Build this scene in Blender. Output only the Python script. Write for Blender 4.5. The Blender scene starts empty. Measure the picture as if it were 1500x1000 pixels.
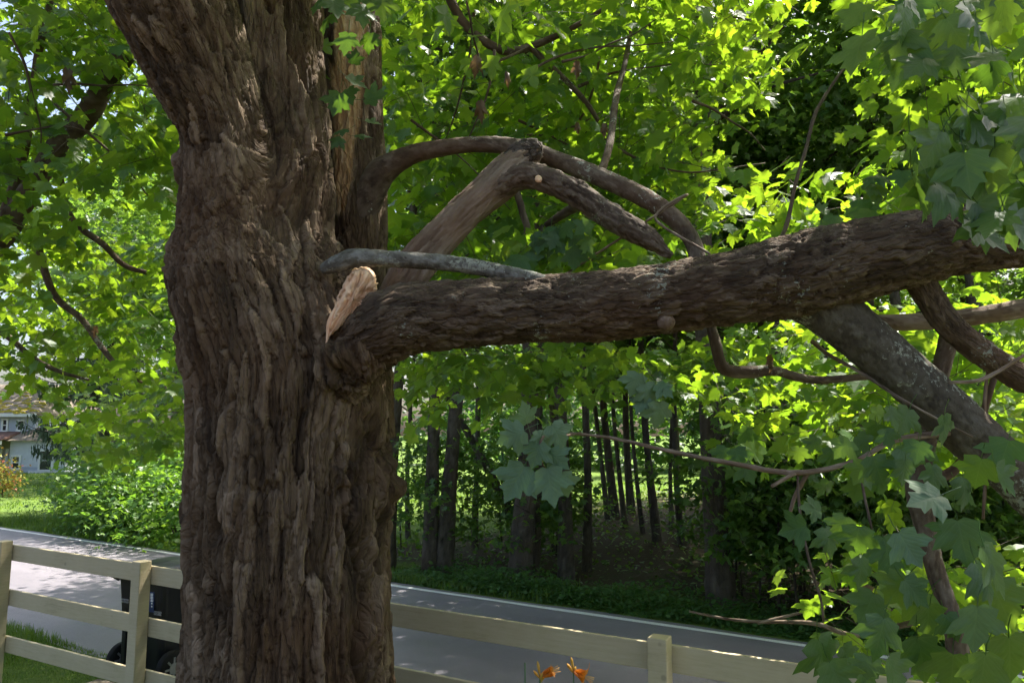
import bpy, math, random
import numpy as np
from mathutils import Vector, Matrix

random.seed(7)
RNG = np.random.default_rng(11)
SC = bpy.context.scene
COL = SC.collection
R = math.radians

# ------------------------------------------------------------------ camera
F = 1083.0                      # focal length in photo pixels (1500 wide)
PITCH = R(7.0)
EYE = np.array([0.0, 0.0, 1.6])
cam_data = bpy.data.cameras.new('camera')
cam_data.sensor_width = 36.0
cam_data.lens = F / 1500 * 36
cam_data.clip_start = 0.05
cam_data.clip_end = 2000
cam = bpy.data.objects.new('camera', cam_data)
COL.objects.link(cam)
cam.location = EYE
cam.rotation_euler = (R(90) + PITCH, 0, 0)
SC.camera = cam

# ------------------------------------------------------------------ sky and sun
SUN_AZ = R(50)                  # to the right of the view direction (+Y)
SUN_EL = R(60)
world = bpy.data.worlds.new('World')
SC.world = world
world.use_nodes = True
wn = world.node_tree.nodes
wl = world.node_tree.links
wn.clear()
wo = wn.new('ShaderNodeOutputWorld')
wb = wn.new('ShaderNodeBackground')
sky = wn.new('ShaderNodeTexSky')
sky.sky_type = 'NISHITA'
sky.sun_disc = False
sky.sun_elevation = SUN_EL
sky.sun_rotation = SUN_AZ
sky.dust_density = 5.0
sky.ozone_density = 0.6
wb.inputs['Strength'].default_value = 0.12
wl.new(sky.outputs[0], wb.inputs[0])
wl.new(wb.outputs[0], wo.inputs[0])
sd = bpy.data.lights.new('sun', 'SUN')
sd.energy = 5.0
sd.angle = R(0.5)
sd.color = (1.0, 0.95, 0.86)
sun = bpy.data.objects.new('sun', sd)
COL.objects.link(sun)
sdir = Vector((math.sin(SUN_AZ) * math.cos(SUN_EL), math.cos(SUN_AZ) * math.cos(SUN_EL), math.sin(SUN_EL)))
sun.rotation_euler = sdir.to_track_quat('Z', 'Y').to_euler()
SUNV = np.array(sdir)

SC.view_settings.view_transform = 'Standard'
SC.view_settings.look = 'None'
SC.view_settings.gamma = 1.0
SC.view_settings.exposure = 1.6
SC.render.engine = 'CYCLES'
SC.cycles.use_denoising = True
SC.cycles.use_adaptive_sampling = True
SC.cycles.adaptive_threshold = 0.03
SC.cycles.max_bounces = 6
SC.cycles.diffuse_bounces = 3
SC.cycles.glossy_bounces = 3
SC.cycles.transmission_bounces = 5
SC.cycles.caustics_reflective = False
SC.cycles.caustics_refractive = False

# ------------------------------------------------------------------ pixel to place
_fw = np.array([0, math.cos(PITCH), math.sin(PITCH)])
_up = np.array([0, -math.sin(PITCH), math.cos(PITCH)])
_rt = np.array([1.0, 0, 0])

def ray(px, py):
    return _fw + _rt * ((px - 750) / F) + _up * ((500 - py) / F)

def P(px, py, d):
    return EYE + d * ray(px, py)

def PN(px, py, d):
    px, py, d = [np.asarray(a, float)[:, None] for a in (px, py, d)]
    return EYE + d * (_fw + _rt * ((px - 750) / F) + _up * ((500 - py) / F))

UX, UY = 0.844, -0.536          # along the road
NX, NY = 0.536, 0.844           # across the road, away from the camera
V_NEAR, V_FAR = 4.35, 8.75

def ground_z(x, y):
    x = np.asarray(x, float); y = np.asarray(y, float)
    v = NX * x + NY * y
    a = UX * x + UY * y
    z = -0.62 * np.clip((v + 0.6) / 4.2, 0, 1) ** 1.0
    z = np.where(v > 3.6, -0.62 - 0.03 * np.clip((v - 3.6) / 0.7, 0, 1), z)
    far = np.clip(v - 10.0, 0, 60)
    left = np.clip((-a - 8) / 12, 0, 1)
    z = z - far * 0.028 * left + 0.012 * far * (1 - left)
    return z

def G(px, py):                  # where the pixel's ray meets the ground
    r = ray(px, py)
    t = 5.0
    for _ in range(60):
        p = EYE + r * t
        gz = float(ground_z(p[0], p[1]))
        if r[2] >= -1e-4:
            t = 60; break
        t = 0.5 * t + 0.5 * (gz - EYE[2]) / r[2]
    p = EYE + r * t
    p[2] = float(ground_z(p[0], p[1]))
    return p

def RV(a, v):
    x = UX * a + NX * v; y = UY * a + NY * v
    return np.array([x, y, float(ground_z(x, y))])

# ------------------------------------------------------------------ noise
def _h(i, j, k, s=0):
    n = (i.astype(np.int64) * 374761393 + j.astype(np.int64) * 668265263 + k.astype(np.int64) * 2147483647 + s * 974634777) & 0xffffffff
    n = ((n ^ (n >> 13)) * 1274126177) & 0xffffffff
    n = ((n ^ (n >> 16)) * 2246822519) & 0xffffffff
    return ((n ^ (n >> 15)) & 0xffffff) / float(0xffffff)

def vnoise(p, s=0):
    i = np.floor(p).astype(np.int64); f = p - i
    f = f * f * (3 - 2 * f)
    out = 0
    for dx in (0, 1):
        for dy in (0, 1):
            for dz in (0, 1):
                w = (f[:, 0] if dx else 1 - f[:, 0]) * (f[:, 1] if dy else 1 - f[:, 1]) * (f[:, 2] if dz else 1 - f[:, 2])
                out = out + w * _h(i[:, 0] + dx, i[:, 1] + dy, i[:, 2] + dz, s)
    return out * 2 - 1

def fbm(p, o=4, s=0):
    a, t = 0.5, 0
    for k in range(o):
        t = t + a * vnoise(p * 2 ** k + 17.3 * k, s + k); a *= 0.5
    return t

def cells(p, s=0):
    i = np.floor(p).astype(np.int64)
    n = len(p)
    F1 = np.full(n, 9.0); F2 = np.full(n, 9.0); idv = np.zeros(n); off = np.zeros((n, 3))
    for dx in (-1, 0, 1):
        for dy in (-1, 0, 1):
            for dz in (-1, 0, 1):
                c = i + np.array([dx, dy, dz])
                q = c + np.stack([_h(c[:, 0], c[:, 1], c[:, 2], s + m) for m in (1, 2, 3)], 1)
                e = p - q
                d = np.sqrt((e ** 2).sum(1))
                nearer = d < F1
                F2 = np.where(nearer, F1, np.minimum(F2, d))
                F1 = np.where(nearer, d, F1)
                idv = np.where(nearer, _h(c[:, 0], c[:, 1], c[:, 2], s + 9), idv)
                off = np.where(nearer[:, None], e, off)
    return F1, F2, idv, off

def bark(q, w, l, depth, s=0):
    """q: coordinates with the grain along z. Returns outward offset and plate tone 0..1"""
    p = q / np.array([w, w, l])
    wv = np.stack([fbm(q / np.array([w * 1.6, w * 1.6, l * 0.5]), 4, s + 20 + m) for m in range(3)], 1)
    p = p + wv * np.array([0.75, 0.75, 0.45])
    F1, F2, idv, off = cells(p, s)
    e = np.clip((F2 - F1) / 0.13, 0, 1)
    e = e ** 0.6
    tilt = off[:, 0] * np.cos(idv * 40) + off[:, 1] * np.sin(idv * 40) + off[:, 2] * 0.7
    F1b, F2b, idb, offb = cells(p * np.array([2.2, 2.2, 1.5]) + 5.1, s + 50)
    e2 = np.clip((F2b - F1b) / 0.16, 0, 1)
    fine = fbm(q / np.array([w * 0.22, w * 0.22, l * 0.4]), 3, s + 80)
    d = depth * (-0.9 + 0.85 * e + 0.75 * (idv - 0.5) + 0.75 * tilt + 0.30 * e2 + 0.35 * (idb - 0.5) + 0.35 * fine)
    flake = 0.65 * idv + 0.35 * idb
    return d, flake

# ------------------------------------------------------------------ mesh helpers
def mesh_np(name, V, faces, mat, parent=None, smooth=True):
    """faces: list of arrays, each (n,k)"""
    me = bpy.data.meshes.new(name)
    V = np.asarray(V, np.float32)
    me.vertices.add(len(V)); me.vertices.foreach_set('co', V.ravel())
    if isinstance(faces, np.ndarray): faces = [faces]
    loops = np.concatenate([f.ravel() for f in faces]).astype(np.int32)
    tot = np.concatenate([np.full(len(f), f.shape[1]) for f in faces]).astype(np.int32)
    st = np.concatenate([[0], np.cumsum(tot)[:-1]]).astype(np.int32)
    me.loops.add(len(loops)); me.loops.foreach_set('vertex_index', loops)
    me.polygons.add(len(tot)); me.polygons.foreach_set('loop_start', st); me.polygons.foreach_set('loop_total', tot)
    me.polygons.foreach_set('use_smooth', np.full(len(tot), smooth))
    me.update(calc_edges=True); me.validate()
    if mat: me.materials.append(mat)
    o = bpy.data.objects.new(name, me)
    COL.objects.link(o)
    if parent is not None:
        o.parent = parent
        o.matrix_parent_inverse = parent_world(parent).inverted()
    return o

def parent_world(p):
    m = Matrix.LocRotScale(p.location, p.rotation_euler, p.scale)
    if p.parent: m = parent_world(p.parent) @ p.matrix_parent_inverse @ m
    return m

def add_attr(o, name, vals):
    vals = np.asarray(vals, np.float32)
    at = o.data.attributes.new(name, 'FLOAT', 'POINT')
    at.data.foreach_set('value', vals)

def add_grain(o, q):
    at = o.data.attributes.new('grain', 'FLOAT_VECTOR', 'POINT')
    at.data.foreach_set('vector', np.asarray(q, np.float32).ravel())

def empty(name, loc):
    o = bpy.data.objects.new(name, None)
    COL.objects.link(o); o.location = [float(c) for c in loc]
    o.empty_display_size = 0.2
    return o

def tag(o, label=None, cat=None, group=None, kind=None):
    if label: o['label'] = label
    if cat: o['category'] = cat
    if group: o['group'] = group
    if kind: o['kind'] = kind
    return o

class MB:
    def __init__(s): s.v = []; s.f = []
    def box(s, c, size, rz=0.0, taper=1.0, ax=None):
        """box by centre, size; rotated about z, or by 3x3 ax (columns)"""
        c = np.array(c, float); h = np.array(size, float) / 2
        if ax is None:
            ax = np.array([[math.cos(rz), -math.sin(rz), 0], [math.sin(rz), math.cos(rz), 0], [0, 0, 1]])
        b = len(s.v)
        for z in (-1, 1):
            k = taper if z > 0 else 1
            for x, y in ((-1, -1), (1, -1), (1, 1), (-1, 1)):
                s.v.append(c + ax @ (np.array([x * k, y * k, z]) * h))
        for f in ((3, 2, 1, 0), (4, 5, 6, 7), (0, 1, 5, 4), (1, 2, 6, 5), (2, 3, 7, 6), (3, 0, 4, 7)):
            s.f.append([b + i for i in f])
    def tube(s, pts, rad, n=6, cap=True):
        V, Fq = sweep(pts, rad, n)
        b = len(s.v); s.v.extend(V)
        s.f.extend([[b + i for i in q] for q in Fq])
        if cap:
            s.f.append([b + i for i in range(n)][::-1]); m = len(V) - n
            s.f.append([b + m + i for i in range(n)])
    def lathe(s, c, prof, n=20, axis='z', rz=0):
        b = len(s.v)
        for r, h in prof:
            for k in range(n):
                t = 2 * math.pi * k / n
                if axis == 'z': p = np.array([r * math.cos(t), r * math.sin(t), h])
                else:
                    p = np.array([h, r * math.cos(t), r * math.sin(t)])
                    p = np.array([p[0] * math.cos(rz) - p[1] * math.sin(rz), p[0] * math.sin(rz) + p[1] * math.cos(rz), p[2]])
                s.v.append(np.array(c) + p)
        m = len(prof)
        for i in range(m - 1):
            for k in range(n):
                s.f.append([b + i * n + k, b + i * n + (k + 1) % n, b + (i + 1) * n + (k + 1) % n, b + (i + 1) * n + k])
        s.f.append([b + k for k in range(n)][::-1]); s.f.append([b + (m - 1) * n + k for k in range(n)])
    def poly(s, pts):
        b = len(s.v); s.v.extend([np.array(p, float) for p in pts]); s.f.append(list(range(b, b + len(pts))))
    def build(s, name, mat, parent=None, smooth=False, bevel=0.0):
        me = bpy.data.meshes.new(name)
        me.from_pydata([tuple(map(float, v)) for v in s.v], [], s.f)
        me.validate(); me.update()
        if mat: me.materials.append(mat)
        if smooth: me.polygons.foreach_set('use_smooth', [True] * len(me.polygons))
        o = bpy.data.objects.new(name, me); COL.objects.link(o)
        if bevel:
            b = o.modifiers.new('bevel', 'BEVEL'); b.width = bevel; b.segments = 2; b.limit_method = 'ANGLE'
        if parent is not None:
            o.parent = parent; o.matrix_parent_inverse = parent_world(parent).inverted()
        return o

def catmull(pts, n):
    """pts (m,k) -> n samples"""
    pts = np.asarray(pts, float)
    ext = np.vstack([2 * pts[0] - pts[1], pts, 2 * pts[-1] - pts[-2]])
    seg = np.sqrt(((pts[1:, :3] - pts[:-1, :3]) ** 2).sum(1)); L = np.concatenate([[0], np.cumsum(seg)])
    s = np.linspace(0, L[-1], n)
    k = np.clip(np.searchsorted(L, s, side='right') - 1, 0, len(pts) - 2)
    t = ((s - L[k]) / np.maximum(seg[k], 1e-9))[:, None]
    p0, p1, p2, p3 = ext[k], ext[k + 1], ext[k + 2], ext[k + 3]
    return 0.5 * (2 * p1 + (p2 - p0) * t + (2 * p0 - 5 * p1 + 4 * p2 - p3) * t ** 2 + (3 * p1 - p0 - 3 * p2 + p3) * t ** 3), s

def frames(C):
    T = np.gradient(C, axis=0); T /= np.linalg.norm(T, axis=1)[:, None] + 1e-12
    A = np.zeros_like(C); 
    r = np.array([0, 0, 1.0]) if abs(T[0][2]) < 0.9 else np.array([0, -1.0, 0])
    a = r - T[0] * (r @ T[0]); a /= np.linalg.norm(a); A[0] = a
    for i in range(1, len(C)):
        a = A[i - 1] - T[i] * (A[i - 1] @ T[i]); A[i] = a / (np.linalg.norm(a) + 1e-12)
    return T, A, np.cross(T, A)

def sweep(pts, rad, n):
    C = np.asarray(pts, float); r = np.broadcast_to(np.asarray(rad, float), (len(C),))
    T, A, B = frames(C)
    th = np.arange(n) * 2 * math.pi / n
    V = C[:, None, :] + r[:, None, None] * (np.cos(th)[None, :, None] * A[:, None, :] + np.sin(th)[None, :, None] * B[:, None, :])
    V = V.reshape(-1, 3)
    i = np.arange(len(C) - 1)[:, None]; k = np.arange(n)[None, :]
    Q = np.stack([i * n + k, i * n + (k + 1) % n, (i + 1) * n + (k + 1) % n, (i + 1) * n + k], -1).reshape(-1, 4)
    return V, Q

def pixpath(lst):
    """[(px,py,depth,width_px)] -> array x,y,z,r"""
    out = []
    for px, py, d, w in lst:
        p = P(px, py, d); out.append([*p, 0.5 * w * d / F])
    return np.array(out)

def limb_mesh(name, path, mat, parent, step=0.02, nseg=40, w=0.03, l=0.12, depth=0.006, lump=0.03, seed=0, rough_end=False, world=True):
    path = np.asarray(path, float)
    L = np.sqrt(((path[1:, :3] - path[:-1, :3]) ** 2).sum(1)).sum()
    n = max(6, int(L / step))
    S, s = catmull(path, n)
    C, r = S[:, :3].copy(), np.maximum(S[:, 3], 0.002)
    T, A, B = frames(C)
    th = np.arange(nseg) * 2 * math.pi / nseg
    ct, st_ = np.cos(th), np.sin(th)
    D = ct[None, :, None] * A[:, None, :] + st_[None, :, None] * B[:, None, :]
    rr = np.repeat(r, nseg)
    q = np.stack([(r[:, None] * ct[None, :]).ravel(), (r[:, None] * st_[None, :]).ravel(), np.repeat(s, nseg)], 1) + seed * 3.7
    off, tone = bark(q, w, l, depth, seed)
    off = off + lump * rr * fbm(q / np.array([0.2, 0.2, 0.35]), 3, seed + 5) * 2
    if rough_end:
        tt = np.repeat(np.clip((s - (L - 0.12)) / 0.12, 0, 1), nseg)
        off = off - rr * tt * 0.9 * np.clip(0.5 + 1.6 * fbm(q / np.array([0.03, 0.03, 0.25]), 2, seed + 7), 0, 1)
    V = C[:, None, :] + (rr + off).reshape(n, nseg)[:, :, None] * D
    V = V.reshape(-1, 3)
    i = np.arange(n - 1)[:, None]; k = np.arange(nseg)[None, :]
    Q = np.stack([i * nseg + k, i * nseg + (k + 1) % nseg, (i + 1) * nseg + (k + 1) % nseg, (i + 1) * nseg + k], -1).reshape(-1, 4)
    V = np.vstack([V, C[0], C[-1]]); m = n * nseg; kk = np.arange(nseg)
    T0 = np.stack([np.full(nseg, m), (kk + 1) % nseg, kk], 1)
    T1 = np.stack([np.full(nseg, m + 1), (n - 1) * nseg + kk, (n - 1) * nseg + (kk + 1) % nseg], 1)
    o = mesh_np(name, V, [Q, T0, T1], mat, parent)
    add_attr(o, 'tone', np.concatenate([tone, [0.3, 0.3]]))
    add_grain(o, np.vstack([q, q[:1], q[-1:]]))
    return o

# ------------------------------------------------------------------ materials
def mat_new(name):
    m = bpy.data.materials.new(name); m.use_nodes = True
    nt = m.node_tree; b = nt.nodes['Principled BSDF']
    return m, nt, nt.nodes, nt.links, b

def ramp(N, stops):
    r = N.new('ShaderNodeValToRGB')
    e = r.color_ramp.elements
    while len(e) < len(stops): e.new(0.5)
    for i, (p, c) in enumerate(stops):
        e[i].position = p; e[i].color = (*c, 1) if len(c) == 3 else c
    return r

def noise(N, L, scale, detail=5, rough=0.6, vec=None):
    n = N.new('ShaderNodeTexNoise'); n.inputs['Scale'].default_value = scale
    n.inputs['Detail'].default_value = detail; n.inputs['Roughness'].default_value = rough
    if vec is not None: L.new(vec, n.inputs['Vector'])
    return n

def objco(N, L, scale=(1, 1, 1)):
    g = N.new('ShaderNodeNewGeometry')
    m = N.new('ShaderNodeMapping'); m.inputs['Scale'].default_value = scale
    L.new(g.outputs['Position'], m.inputs[0])
    return m.outputs[0]

def mixc(N, L, fac, a, b, mode='MIX'):
    m = N.new('ShaderNodeMix'); m.data_type = 'RGBA'; m.blend_type = mode
    for s, v in ((0, fac), (6, a), (7, b)):
        if isinstance(v, (int, float)): m.inputs[s].default_value = v
        elif isinstance(v, tuple): m.inputs[s].default_value = (*v, 1)
        else: L.new(v, m.inputs[s])
    return m.outputs[2]

def bump(N, L, b, h, strength=0.5, dist=0.01):
    bp = N.new('ShaderNodeBump'); bp.inputs['Strength'].default_value = strength
    bp.inputs['Distance'].default_value = dist
    L.new(h, bp.inputs['Height']); L.new(bp.outputs[0], b.inputs['Normal'])

def mat_bark(name, dark, mid, pale, lichen=0.0, lichen_col=(0.3, 0.31, 0.25), wood=False, grain=(45, 9), crack=0.8, bdist=0.014):
    m, nt, N, L, b = mat_new(name)
    at = N.new('ShaderNodeAttribute'); at.attribute_name = 'tone'
    co = objco(N, L)
    ga = N.new('ShaderNodeAttribute'); ga.attribute_name = 'grain'
    def gco(sc):
        mp = N.new('ShaderNodeMapping'); mp.inputs['Scale'].default_value = sc
        L.new(ga.outputs['Vector'], mp.inputs[0]); return mp.outputs[0]
    cg = gco((grain[0], grain[0], grain[1]))
    n1 = noise(N, L, 5, 6, 0.65, co)
    n2 = noise(N, L, 1, 5, 0.7, cg)
    add = N.new('ShaderNodeMath'); add.operation = 'ADD'
    L.new(at.outputs['Fac'], add.inputs[0]); L.new(n1.outputs[0], add.inputs[1])
    ad2 = N.new('ShaderNodeMath'); ad2.operation = 'MULTIPLY_ADD'; ad2.inputs[1].default_value = 0.6
    L.new(n2.outputs[0], ad2.inputs[0]); L.new(add.outputs[0], ad2.inputs[2])
    mr = N.new('ShaderNodeMapRange'); mr.inputs[1].default_value = 0.8; mr.inputs[2].default_value = 1.8
    L.new(ad2.outputs[0], mr.inputs[0])
    r = ramp(N, [(0.0, dark), (0.45, mid), (0.8, tuple(0.5 * (x + y) for x, y in zip(mid, pale))), (1.0, pale)])
    L.new(mr.outputs[0], r.inputs[0])
    col = r.outputs[0]
    n5 = noise(N, L, 1.7, 3, 0.6, co)
    r5 = ramp(N, [(0.45, (0, 0, 0)), (0.7, (1, 1, 1))]); L.new(n5.outputs[0], r5.inputs[0])
    mm = N.new('ShaderNodeMath'); mm.operation = 'MULTIPLY'; mm.inputs[1].default_value = 0.45
    L.new(r5.outputs[0], mm.inputs[0])
    col = mixc(N, L, mm.outputs[0], col, (mid[0] * 1.25, mid[1] * 0.92, mid[2] * 0.72))
    if lichen > 0:
        n3 = noise(N, L, 40, 5, 0.75, co); n4 = noise(N, L, 4, 2, 0.5, co)
        mu = N.new('ShaderNodeMath'); mu.operation = 'MULTIPLY'
        L.new(n3.outputs[0], mu.inputs[0]); L.new(n4.outputs[0], mu.inputs[1])
        lr = ramp(N, [(0.40 - lichen * 0.12, (0, 0, 0)), (0.43 - lichen * 0.12, (1, 1, 1))])
        L.new(mu.outputs[0], lr.inputs[0])
        col = mixc(N, L, lr.outputs[0], col, lichen_col)
    if wood:
        aw = N.new('ShaderNodeAttribute'); aw.attribute_name = 'wood'
        cw = objco(N, L, (50, 50, 3)); nw = noise(N, L, 1, 5, 0.6, cw)
        rw = ramp(N, [(0.3, (0.36, 0.18, 0.085)), (0.5, (0.62, 0.39, 0.2)), (0.75, (0.76, 0.6, 0.4))])
        L.new(nw.outputs[0], rw.inputs[0])
        col = mixc(N, L, aw.outputs['Fac'], col, rw.outputs[0])
    L.new(col, b.inputs['Base Color'])
    b.inputs['Roughness'].default_value = 0.85
    b.inputs['Specular IOR Level'].default_value = 0.25
    nb = noise(N, L, 1, 8, 0.72, gco((grain[0] * 1.5, grain[0] * 1.5, grain[1] * 1.6)))
    wob = noise(N, L, 1, 4, 0.6, gco((grain[0] * 0.8, grain[0] * 0.8, grain[1])))
    vc = N.new('ShaderNodeVectorMath'); vc.operation = 'MULTIPLY_ADD'; vc.inputs[1].default_value = (1.2, 1.2, 1.2)
    L.new(wob.outputs['Color'], vc.inputs[0]); L.new(gco((grain[0] * 0.75, grain[0] * 0.75, grain[1] * 0.8)), vc.inputs[2])
    vo = N.new('ShaderNodeTexVoronoi'); vo.feature = 'DISTANCE_TO_EDGE'; vo.inputs['Scale'].default_value = 1.0
    L.new(vc.outputs[0], vo.inputs['Vector'])
    vr = N.new('ShaderNodeMapRange'); vr.inputs[2].default_value = 0.16; L.new(vo.outputs['Distance'], vr.inputs[0])
    hm = N.new('ShaderNodeMath'); hm.operation = 'MULTIPLY_ADD'; hm.inputs[1].default_value = crack
    L.new(vr.outputs[0], hm.inputs[0]); L.new(nb.outputs[0], hm.inputs[2])
    bump(N, L, b, hm.outputs[0], 0.9, bdist)
    return m

def mat_leaf(name, cols, trans, tfac=0.5, rough=0.42, spec=0.45):
    m, nt, N, L, b = mat_new(name)
    g = N.new('ShaderNodeNewGeometry')
    oi = N.new('ShaderNodeObjectInfo')
    ad = N.new('ShaderNodeMath'); ad.operation = 'ADD'
    L.new(g.outputs['Random Per Island'], ad.inputs[0]); L.new(oi.outputs['Random'], ad.inputs[1])
    fr = N.new('ShaderNodeMath'); fr.operation = 'FRACT'; L.new(ad.outputs[0], fr.inputs[0])
    r = ramp(N, cols); L.new(fr.outputs[0], r.inputs[0])
    nz = noise(N, L, 30, 3, 0.6, g.outputs['Position'])
    c = mixc(N, L, 0.35, r.outputs[0], nz.outputs[0], 'SOFT_LIGHT')
    c2 = mixc(N, L, g.outputs['Backfacing'], c, mixc(N, L, 0.35, c, (0.16, 0.22, 0.12)))
    L.new(c2, b.inputs['Base Color'])
    b.inputs['Roughness'].default_value = rough
    b.inputs['Specular IOR Level'].default_value = spec
    t = N.new('ShaderNodeBsdfTranslucent')
    tr = ramp(N, [(p, tuple(k * q for k, q in zip(trans, s))) for p, s in ((0.0, (0.75, 0.85, 0.8)), (0.5, (1, 1, 1)), (1.0, (1.25, 1.12, 1.0)))])
    L.new(fr.outputs[0], tr.inputs[0]); L.new(tr.outputs[0], t.inputs['Color'])
    mx = N.new('ShaderNodeMixShader'); mx.inputs[0].default_value = tfac
    L.new(b.outputs[0], mx.inputs[1]); L.new(t.outputs[0], mx.inputs[2])
    L.new(mx.outputs[0], N['Material Output'].inputs['Surface'])
    return m

def mat_plain(name, col, rough=0.6, var=0.25, scale=8, spec=0.4, bumps=0.0, grain=(1, 1, 1), col2=None):
    m, nt, N, L, b = mat_new(name)
    co = objco(N, L, grain)
    n = noise(N, L, scale, 6, 0.65, co)
    c2 = col2 or tuple(c * (1 - var * 1.6) for c in col)
    r = ramp(N, [(0.3, c2), (0.7, tuple(min(1, c * (1 + var * 0.4)) for c in col))])
    L.new(n.outputs[0], r.inputs[0]); L.new(r.outputs[0], b.inputs['Base Color'])
    b.inputs['Roughness'].default_value = rough; b.inputs['Specular IOR Level'].default_value = spec
    if bumps:
        n2 = noise(N, L, scale * 4, 6, 0.7, co); bump(N, L, b, n2.outputs[0], bumps, 0.01)
    return m

M = {}
M['bark'] = mat_bark('old_maple_bark', (0.038, 0.0245, 0.0145), (0.112, 0.074, 0.043), (0.31, 0.226, 0.15), wood=True, grain=(42, 7), bdist=0.016)
M['limb_bark'] = mat_bark('limb_bark', (0.036, 0.023, 0.015), (0.095, 0.064, 0.041), (0.215, 0.16, 0.112), lichen=0.3, grain=(50, 14), bdist=0.012)
M['branch_bark'] = mat_bark('branch_bark', (0.05, 0.034, 0.024), (0.11, 0.08, 0.058), (0.2, 0.16, 0.125), lichen=0.3, grain=(40, 30), crack=0.25, bdist=0.004)
M['lichen_bark'] = mat_bark('lichen_bark', (0.04, 0.032, 0.024), (0.085, 0.072, 0.054), (0.16, 0.145, 0.115), lichen=0.7, grain=(45, 40), crack=0.3, bdist=0.005)
M['grey_lichen_bark'] = mat_bark('grey_lichen_bark', (0.06, 0.055, 0.045), (0.13, 0.12, 0.1), (0.24, 0.235, 0.21), lichen=1.1, grain=(45, 40), crack=0.3, bdist=0.005)
M['peeled_wood'] = mat_bark('weathered_limb', (0.08, 0.053, 0.036), (0.18, 0.132, 0.095), (0.34, 0.27, 0.21), grain=(60, 8), crack=0.3, bdist=0.006)
M['woods_bark'] = mat_bark('woods_bark', (0.035, 0.03, 0.025), (0.085, 0.07, 0.058), (0.15, 0.13, 0.11), grain=(30, 7), bdist=0.012)
M['twig'] = mat_plain('twig_bark', (0.13, 0.1, 0.075), 0.8, 0.4, 20)
M['grey_twig'] = mat_plain('grey_dead_twig', (0.3, 0.27, 0.23), 0.8, 0.3, 20)
def add_veins(m):
    nt = m.node_tree; N, L = nt.nodes, nt.links; b = N['Principled BSDF']
    tc = N.new('ShaderNodeTexCoord'); sp = N.new('ShaderNodeSeparateXYZ'); L.new(tc.outputs['Object'], sp.inputs[0])
    def mth(op, a, c=None):
        x = N.new('ShaderNodeMath'); x.operation = op
        for i, v in enumerate((a, c)):
            if v is None: continue
            if isinstance(v, (int, float)): x.inputs[i].default_value = v
            else: L.new(v, x.inputs[i])
        return x.outputs[0]
    ax = mth('ABSOLUTE', sp.outputs[0]); y = sp.outputs[1]
    dist = ax
    for dx, dy in ((0.79, 0.61), (0.99, 0.1)):
        dist = mth('MINIMUM', dist, mth('ABSOLUTE', mth('SUBTRACT', mth('MULTIPLY', ax, dy), mth('MULTIPLY', y, dx))))
    # side veins leaving the midrib
    w = mth('ABSOLUTE', mth('SUBTRACT', mth('FRACT', mth('MULTIPLY', mth('SUBTRACT', y, ax), 7.0)), 0.5))
    side = mth('MULTIPLY', mth('SUBTRACT', 0.5, w), 0.12)
    dist = mth('MINIMUM', dist, mth('ADD', side, 0.006))
    mr = N.new('ShaderNodeMapRange'); mr.inputs[1].default_value = 0.004; mr.inputs[2].default_value = 0.02; mr.inputs[3].default_value = 0.28; mr.inputs[4].default_value = 0.0
    L.new(dist, mr.inputs[0])
    src = b.inputs['Base Color'].links[0].from_socket
    L.new(mixc(N, L, mr.outputs[0], src, (0.14, 0.2, 0.09)), b.inputs['Base Color'])
    h = N.new('ShaderNodeMapRange'); h.inputs[2].default_value = 0.05; L.new(dist, h.inputs[0])
    bump(N, L, b, h.outputs[0], 0.16, 0.004)
    return m
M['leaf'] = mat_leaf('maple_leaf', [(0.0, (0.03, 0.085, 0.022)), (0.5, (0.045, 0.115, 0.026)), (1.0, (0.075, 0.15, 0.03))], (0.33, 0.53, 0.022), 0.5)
M['leaf_near'] = mat_leaf('maple_leaf_near', [(0.0, (0.03, 0.075, 0.03)), (0.6, (0.038, 0.09, 0.032)), (1.0, (0.06, 0.115, 0.03))], (0.2, 0.36, 0.025), 0.4, 0.45, 0.4)  # weaker translucent colour than maple_leaf: shade on the near leaves put into colour
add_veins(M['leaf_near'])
M['leaf_sky_sheen'] = add_veins(mat_leaf('maple_leaf_sky_sheen', [(0.0, (0.075, 0.14, 0.075)), (1.0, (0.1, 0.17, 0.085))], (0.15, 0.28, 0.04), 0.25, 0.45, 0.45))  # lighter, cooler copy of the leaf: reflected sky painted into its base colour
M['leaf_woods'] = mat_leaf('woods_leaf', [(0.0, (0.025, 0.07, 0.02)), (0.5, (0.04, 0.1, 0.025)), (1.0, (0.065, 0.13, 0.03))], (0.24, 0.42, 0.035), 0.45)
M['leaf_far'] = mat_leaf('far_leaf', [(0.0, (0.03, 0.08, 0.025)), (1.0, (0.07, 0.13, 0.035))], (0.16, 0.33, 0.04), 0.4)
M['leaf_shrub'] = mat_leaf('shrub_leaf', [(0.0, (0.04, 0.11, 0.02)), (1.0, (0.09, 0.17, 0.03))], (0.22, 0.42, 0.03), 0.45)
M['leaf_brown'] = mat_leaf('dead_leaf', [(0.0, (0.13, 0.08, 0.04)), (1.0, (0.22, 0.14, 0.075))], (0.2, 0.12, 0.05), 0.3)
M['needle'] = mat_leaf('spruce_needle', [(0.0, (0.035, 0.06, 0.04)), (1.0, (0.08, 0.11, 0.075))], (0.06, 0.1, 0.04), 0.15, 0.6, 0.3)
M['grass'] = mat_leaf('grass_blade', [(0.0, (0.06, 0.12, 0.02)), (1.0, (0.12, 0.19, 0.035))], (0.22, 0.36, 0.03), 0.4, 0.5, 0.3)
M['herb'] = mat_leaf('herb_leaf', [(0.0, (0.04, 0.1, 0.03)), (1.0, (0.07, 0.15, 0.04))], (0.14, 0.3, 0.03), 0.35, 0.5, 0.3)
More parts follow.
